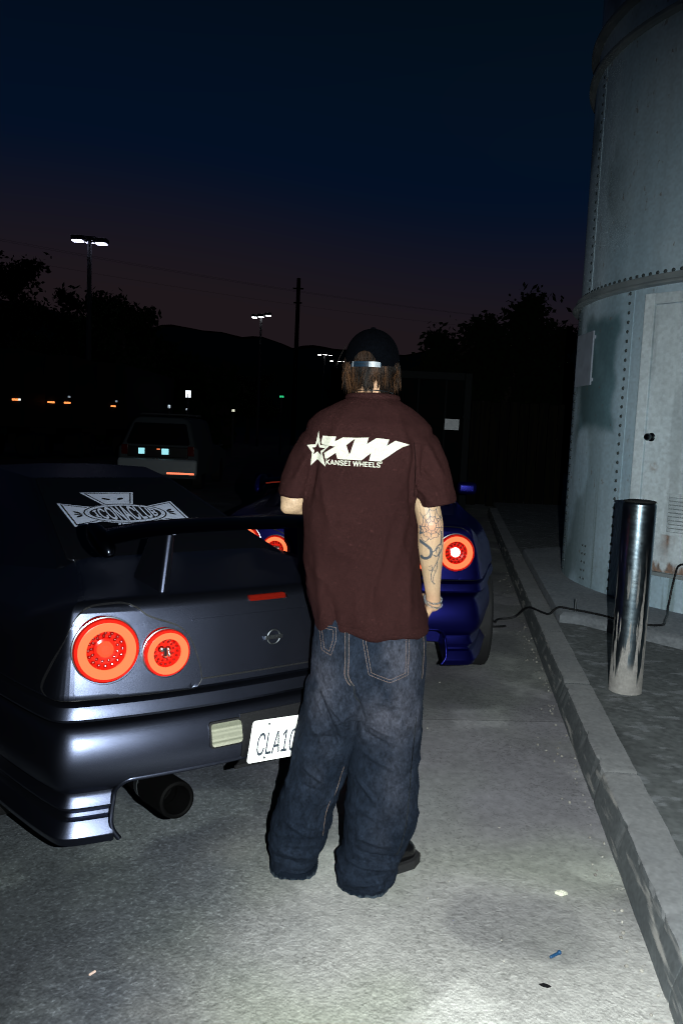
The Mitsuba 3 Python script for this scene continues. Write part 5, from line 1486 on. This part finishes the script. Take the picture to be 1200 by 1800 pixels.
# hedge mass closing the lot
r = np.random.default_rng(9)
n = 16000
px = np.concatenate([r.uniform(-30, -7, n // 2), r.uniform(1.5, 12, n // 2)])
py = np.concatenate([r.uniform(48, 52, n // 2), r.uniform(33, 36, n // 2)])
pz = r.uniform(0, 1, n) ** 0.8 * (np.concatenate([np.full(n // 2, 5.2), np.full(n // 2, 4.0)]) + 2.4 * (meshkit.fbm(np.stack([px * .5, py * 0, py * 0], 1), 3, 3) - .4))
n2 = 16000                                       # unseen scrub ring added round the lot to block low sky from reflections
an = r.uniform(math.radians(128), math.radians(285), n2)
rd_ = r.uniform(44, 49, n2)
px, py = np.concatenate([px, rd_ * np.cos(an)]), np.concatenate([py, rd_ * np.sin(an)])
pz = np.concatenate([pz, r.uniform(0, 1, n2) ** 0.8 * (7.0 + 4.0 * (meshkit.fbm(np.stack([an * 14, an * 0, an * 0], 1), 3, 6) - .4))])
n += n2
p = np.stack([px, py, pz], 1)
u = r.normal(size=(n, 3)); u /= np.linalg.norm(u, axis=1, keepdims=True)
w_ = np.cross(u, r.normal(size=(n, 3))); w_ /= np.linalg.norm(w_, axis=1, keepdims=True)
s = 0.34 * r.uniform(0.6, 1.4, (n, 1)) * np.where(np.arange(n) < 16000, 1, 2.2)[:, None]
q = np.stack([p - u * s, p + w_ * s * .6, p + u * s, p - w_ * s * .6], 1).reshape(-1, 3)
i4 = np.arange(n)[:, None] * 4
add('hedge', trimesh.Trimesh(q, np.vstack([i4 + [0, 1, 2], i4 + [0, 2, 3]]), process=False), 'm_leaf', False, label='dark mass of scrub closing off the lot, with an added unseen ring', cat='hedge', kind='stuff')

# shipping container end with a small sign
CK = 'shipping_container'
tag(CK, 'dark shipping container behind the man, its doors facing the lane', 'container')
cx, cy = 0.945, 14.0
add(CK + '__box', bx((cx, cy + 3.05, 1.30), (2.36, 6.0, 2.5)), 'm_container', 30)
fr = [bx((cx + s * 1.16, cy, 1.30), (0.12, 0.14, 2.58), 0.01) for s in (-1, 1)] + [bx((cx, cy + 0.002, z), (2.19, 0.12, 0.13), 0.01) for z in (0.12, 2.53)]
add(CK + '__frame', cat_(fr), 'm_container_trim', 30)
for s in (-1, 1):
    d_ = add(CK + '__door', cat_([bx((cx + s * 0.545, cy + 0.03, 1.32), (1.07, 0.05, 2.26), 0.008)] + [bx((cx + s * 0.545, cy - 0.003, 0.45 + 0.42 * j), (0.98, 0.03, 0.16), 0.01) for j in range(5)]), 'm_container', 30)
    for o in (0.30, 0.78):
        add(d_ + '__lock_rod', tube([(cx + s * o, cy - 0.045, 0.2), (cx + s * o, cy - 0.045, 2.46)], 0.018, 8), 'm_container_trim', 40)
add('notice', bx((1.845, 13.90, 1.70), (0.25, 0.012, 0.19), 0.004), 'm_sign_white', 30, label='small white notice fixed to the dark container doors', cat='sign')
# board fence further right
FK = 'board_fence'
tag(FK, 'dark board fence between the container and the tank', 'fence')
for i in range(10):
    add(FK + '__board', bx((2.75 + i * 0.205, 17 + 0.01 * (i % 2), 1.15 + 0.02 * math.sin(i * 2.1)), (0.192, 0.025, 2.2), 0.004), 'm_wood', 30)
for z in (0.5, 1.9):
    add(FK + '__rail', bx((3.67, 17.05, z), (2.1, 0.05, 0.09)), 'm_wood', 30)
# small far lights
def far_light(key, c, s, rad, label, cat_n):
    add(key + '__post', tube([(c[0], c[1], 0), (c[0], c[1], c[2])], 0.05, 6), 'm_pole', 40)
    add(key + '__face', bx(c, s, 0.01), 'm_lamp', 30, **glow(rad, 0.02))
    tag(key, label, cat_n)


far_light('lit_sign', (-7.87, 40, 2.98), (0.26, 0.08, 0.34), (1.5, 1.6, 1.7), 'small bright white lit sign on a post above the pale estate car', 'sign')
far_light('path_light', (-8.8, 40, 2.32), (0.10, 0.08, 0.16), (0.5, 0.6, 0.7), 'tiny white light above the left end of the estate car roof', 'light')
far_light('path_light_001', (-7.9, 40, 2.22), (0.10, 0.08, 0.10), (0.5, 0.6, 0.7), 'tiny white light directly below the small lit sign', 'light')
far_light('signal_lamp', (-3.62, 45, 3.23), (0.24, 0.08, 0.10), (0.02, 0.60, 0.22), 'tiny green lamp low in the dark left of the man', 'light')
far_light('path_light_002', (-5.6, 40, 2.25), (0.12, 0.08, 0.12), (0.9, 0.9, 0.7), 'tiny yellowish white light between the estate car and the man', 'light')
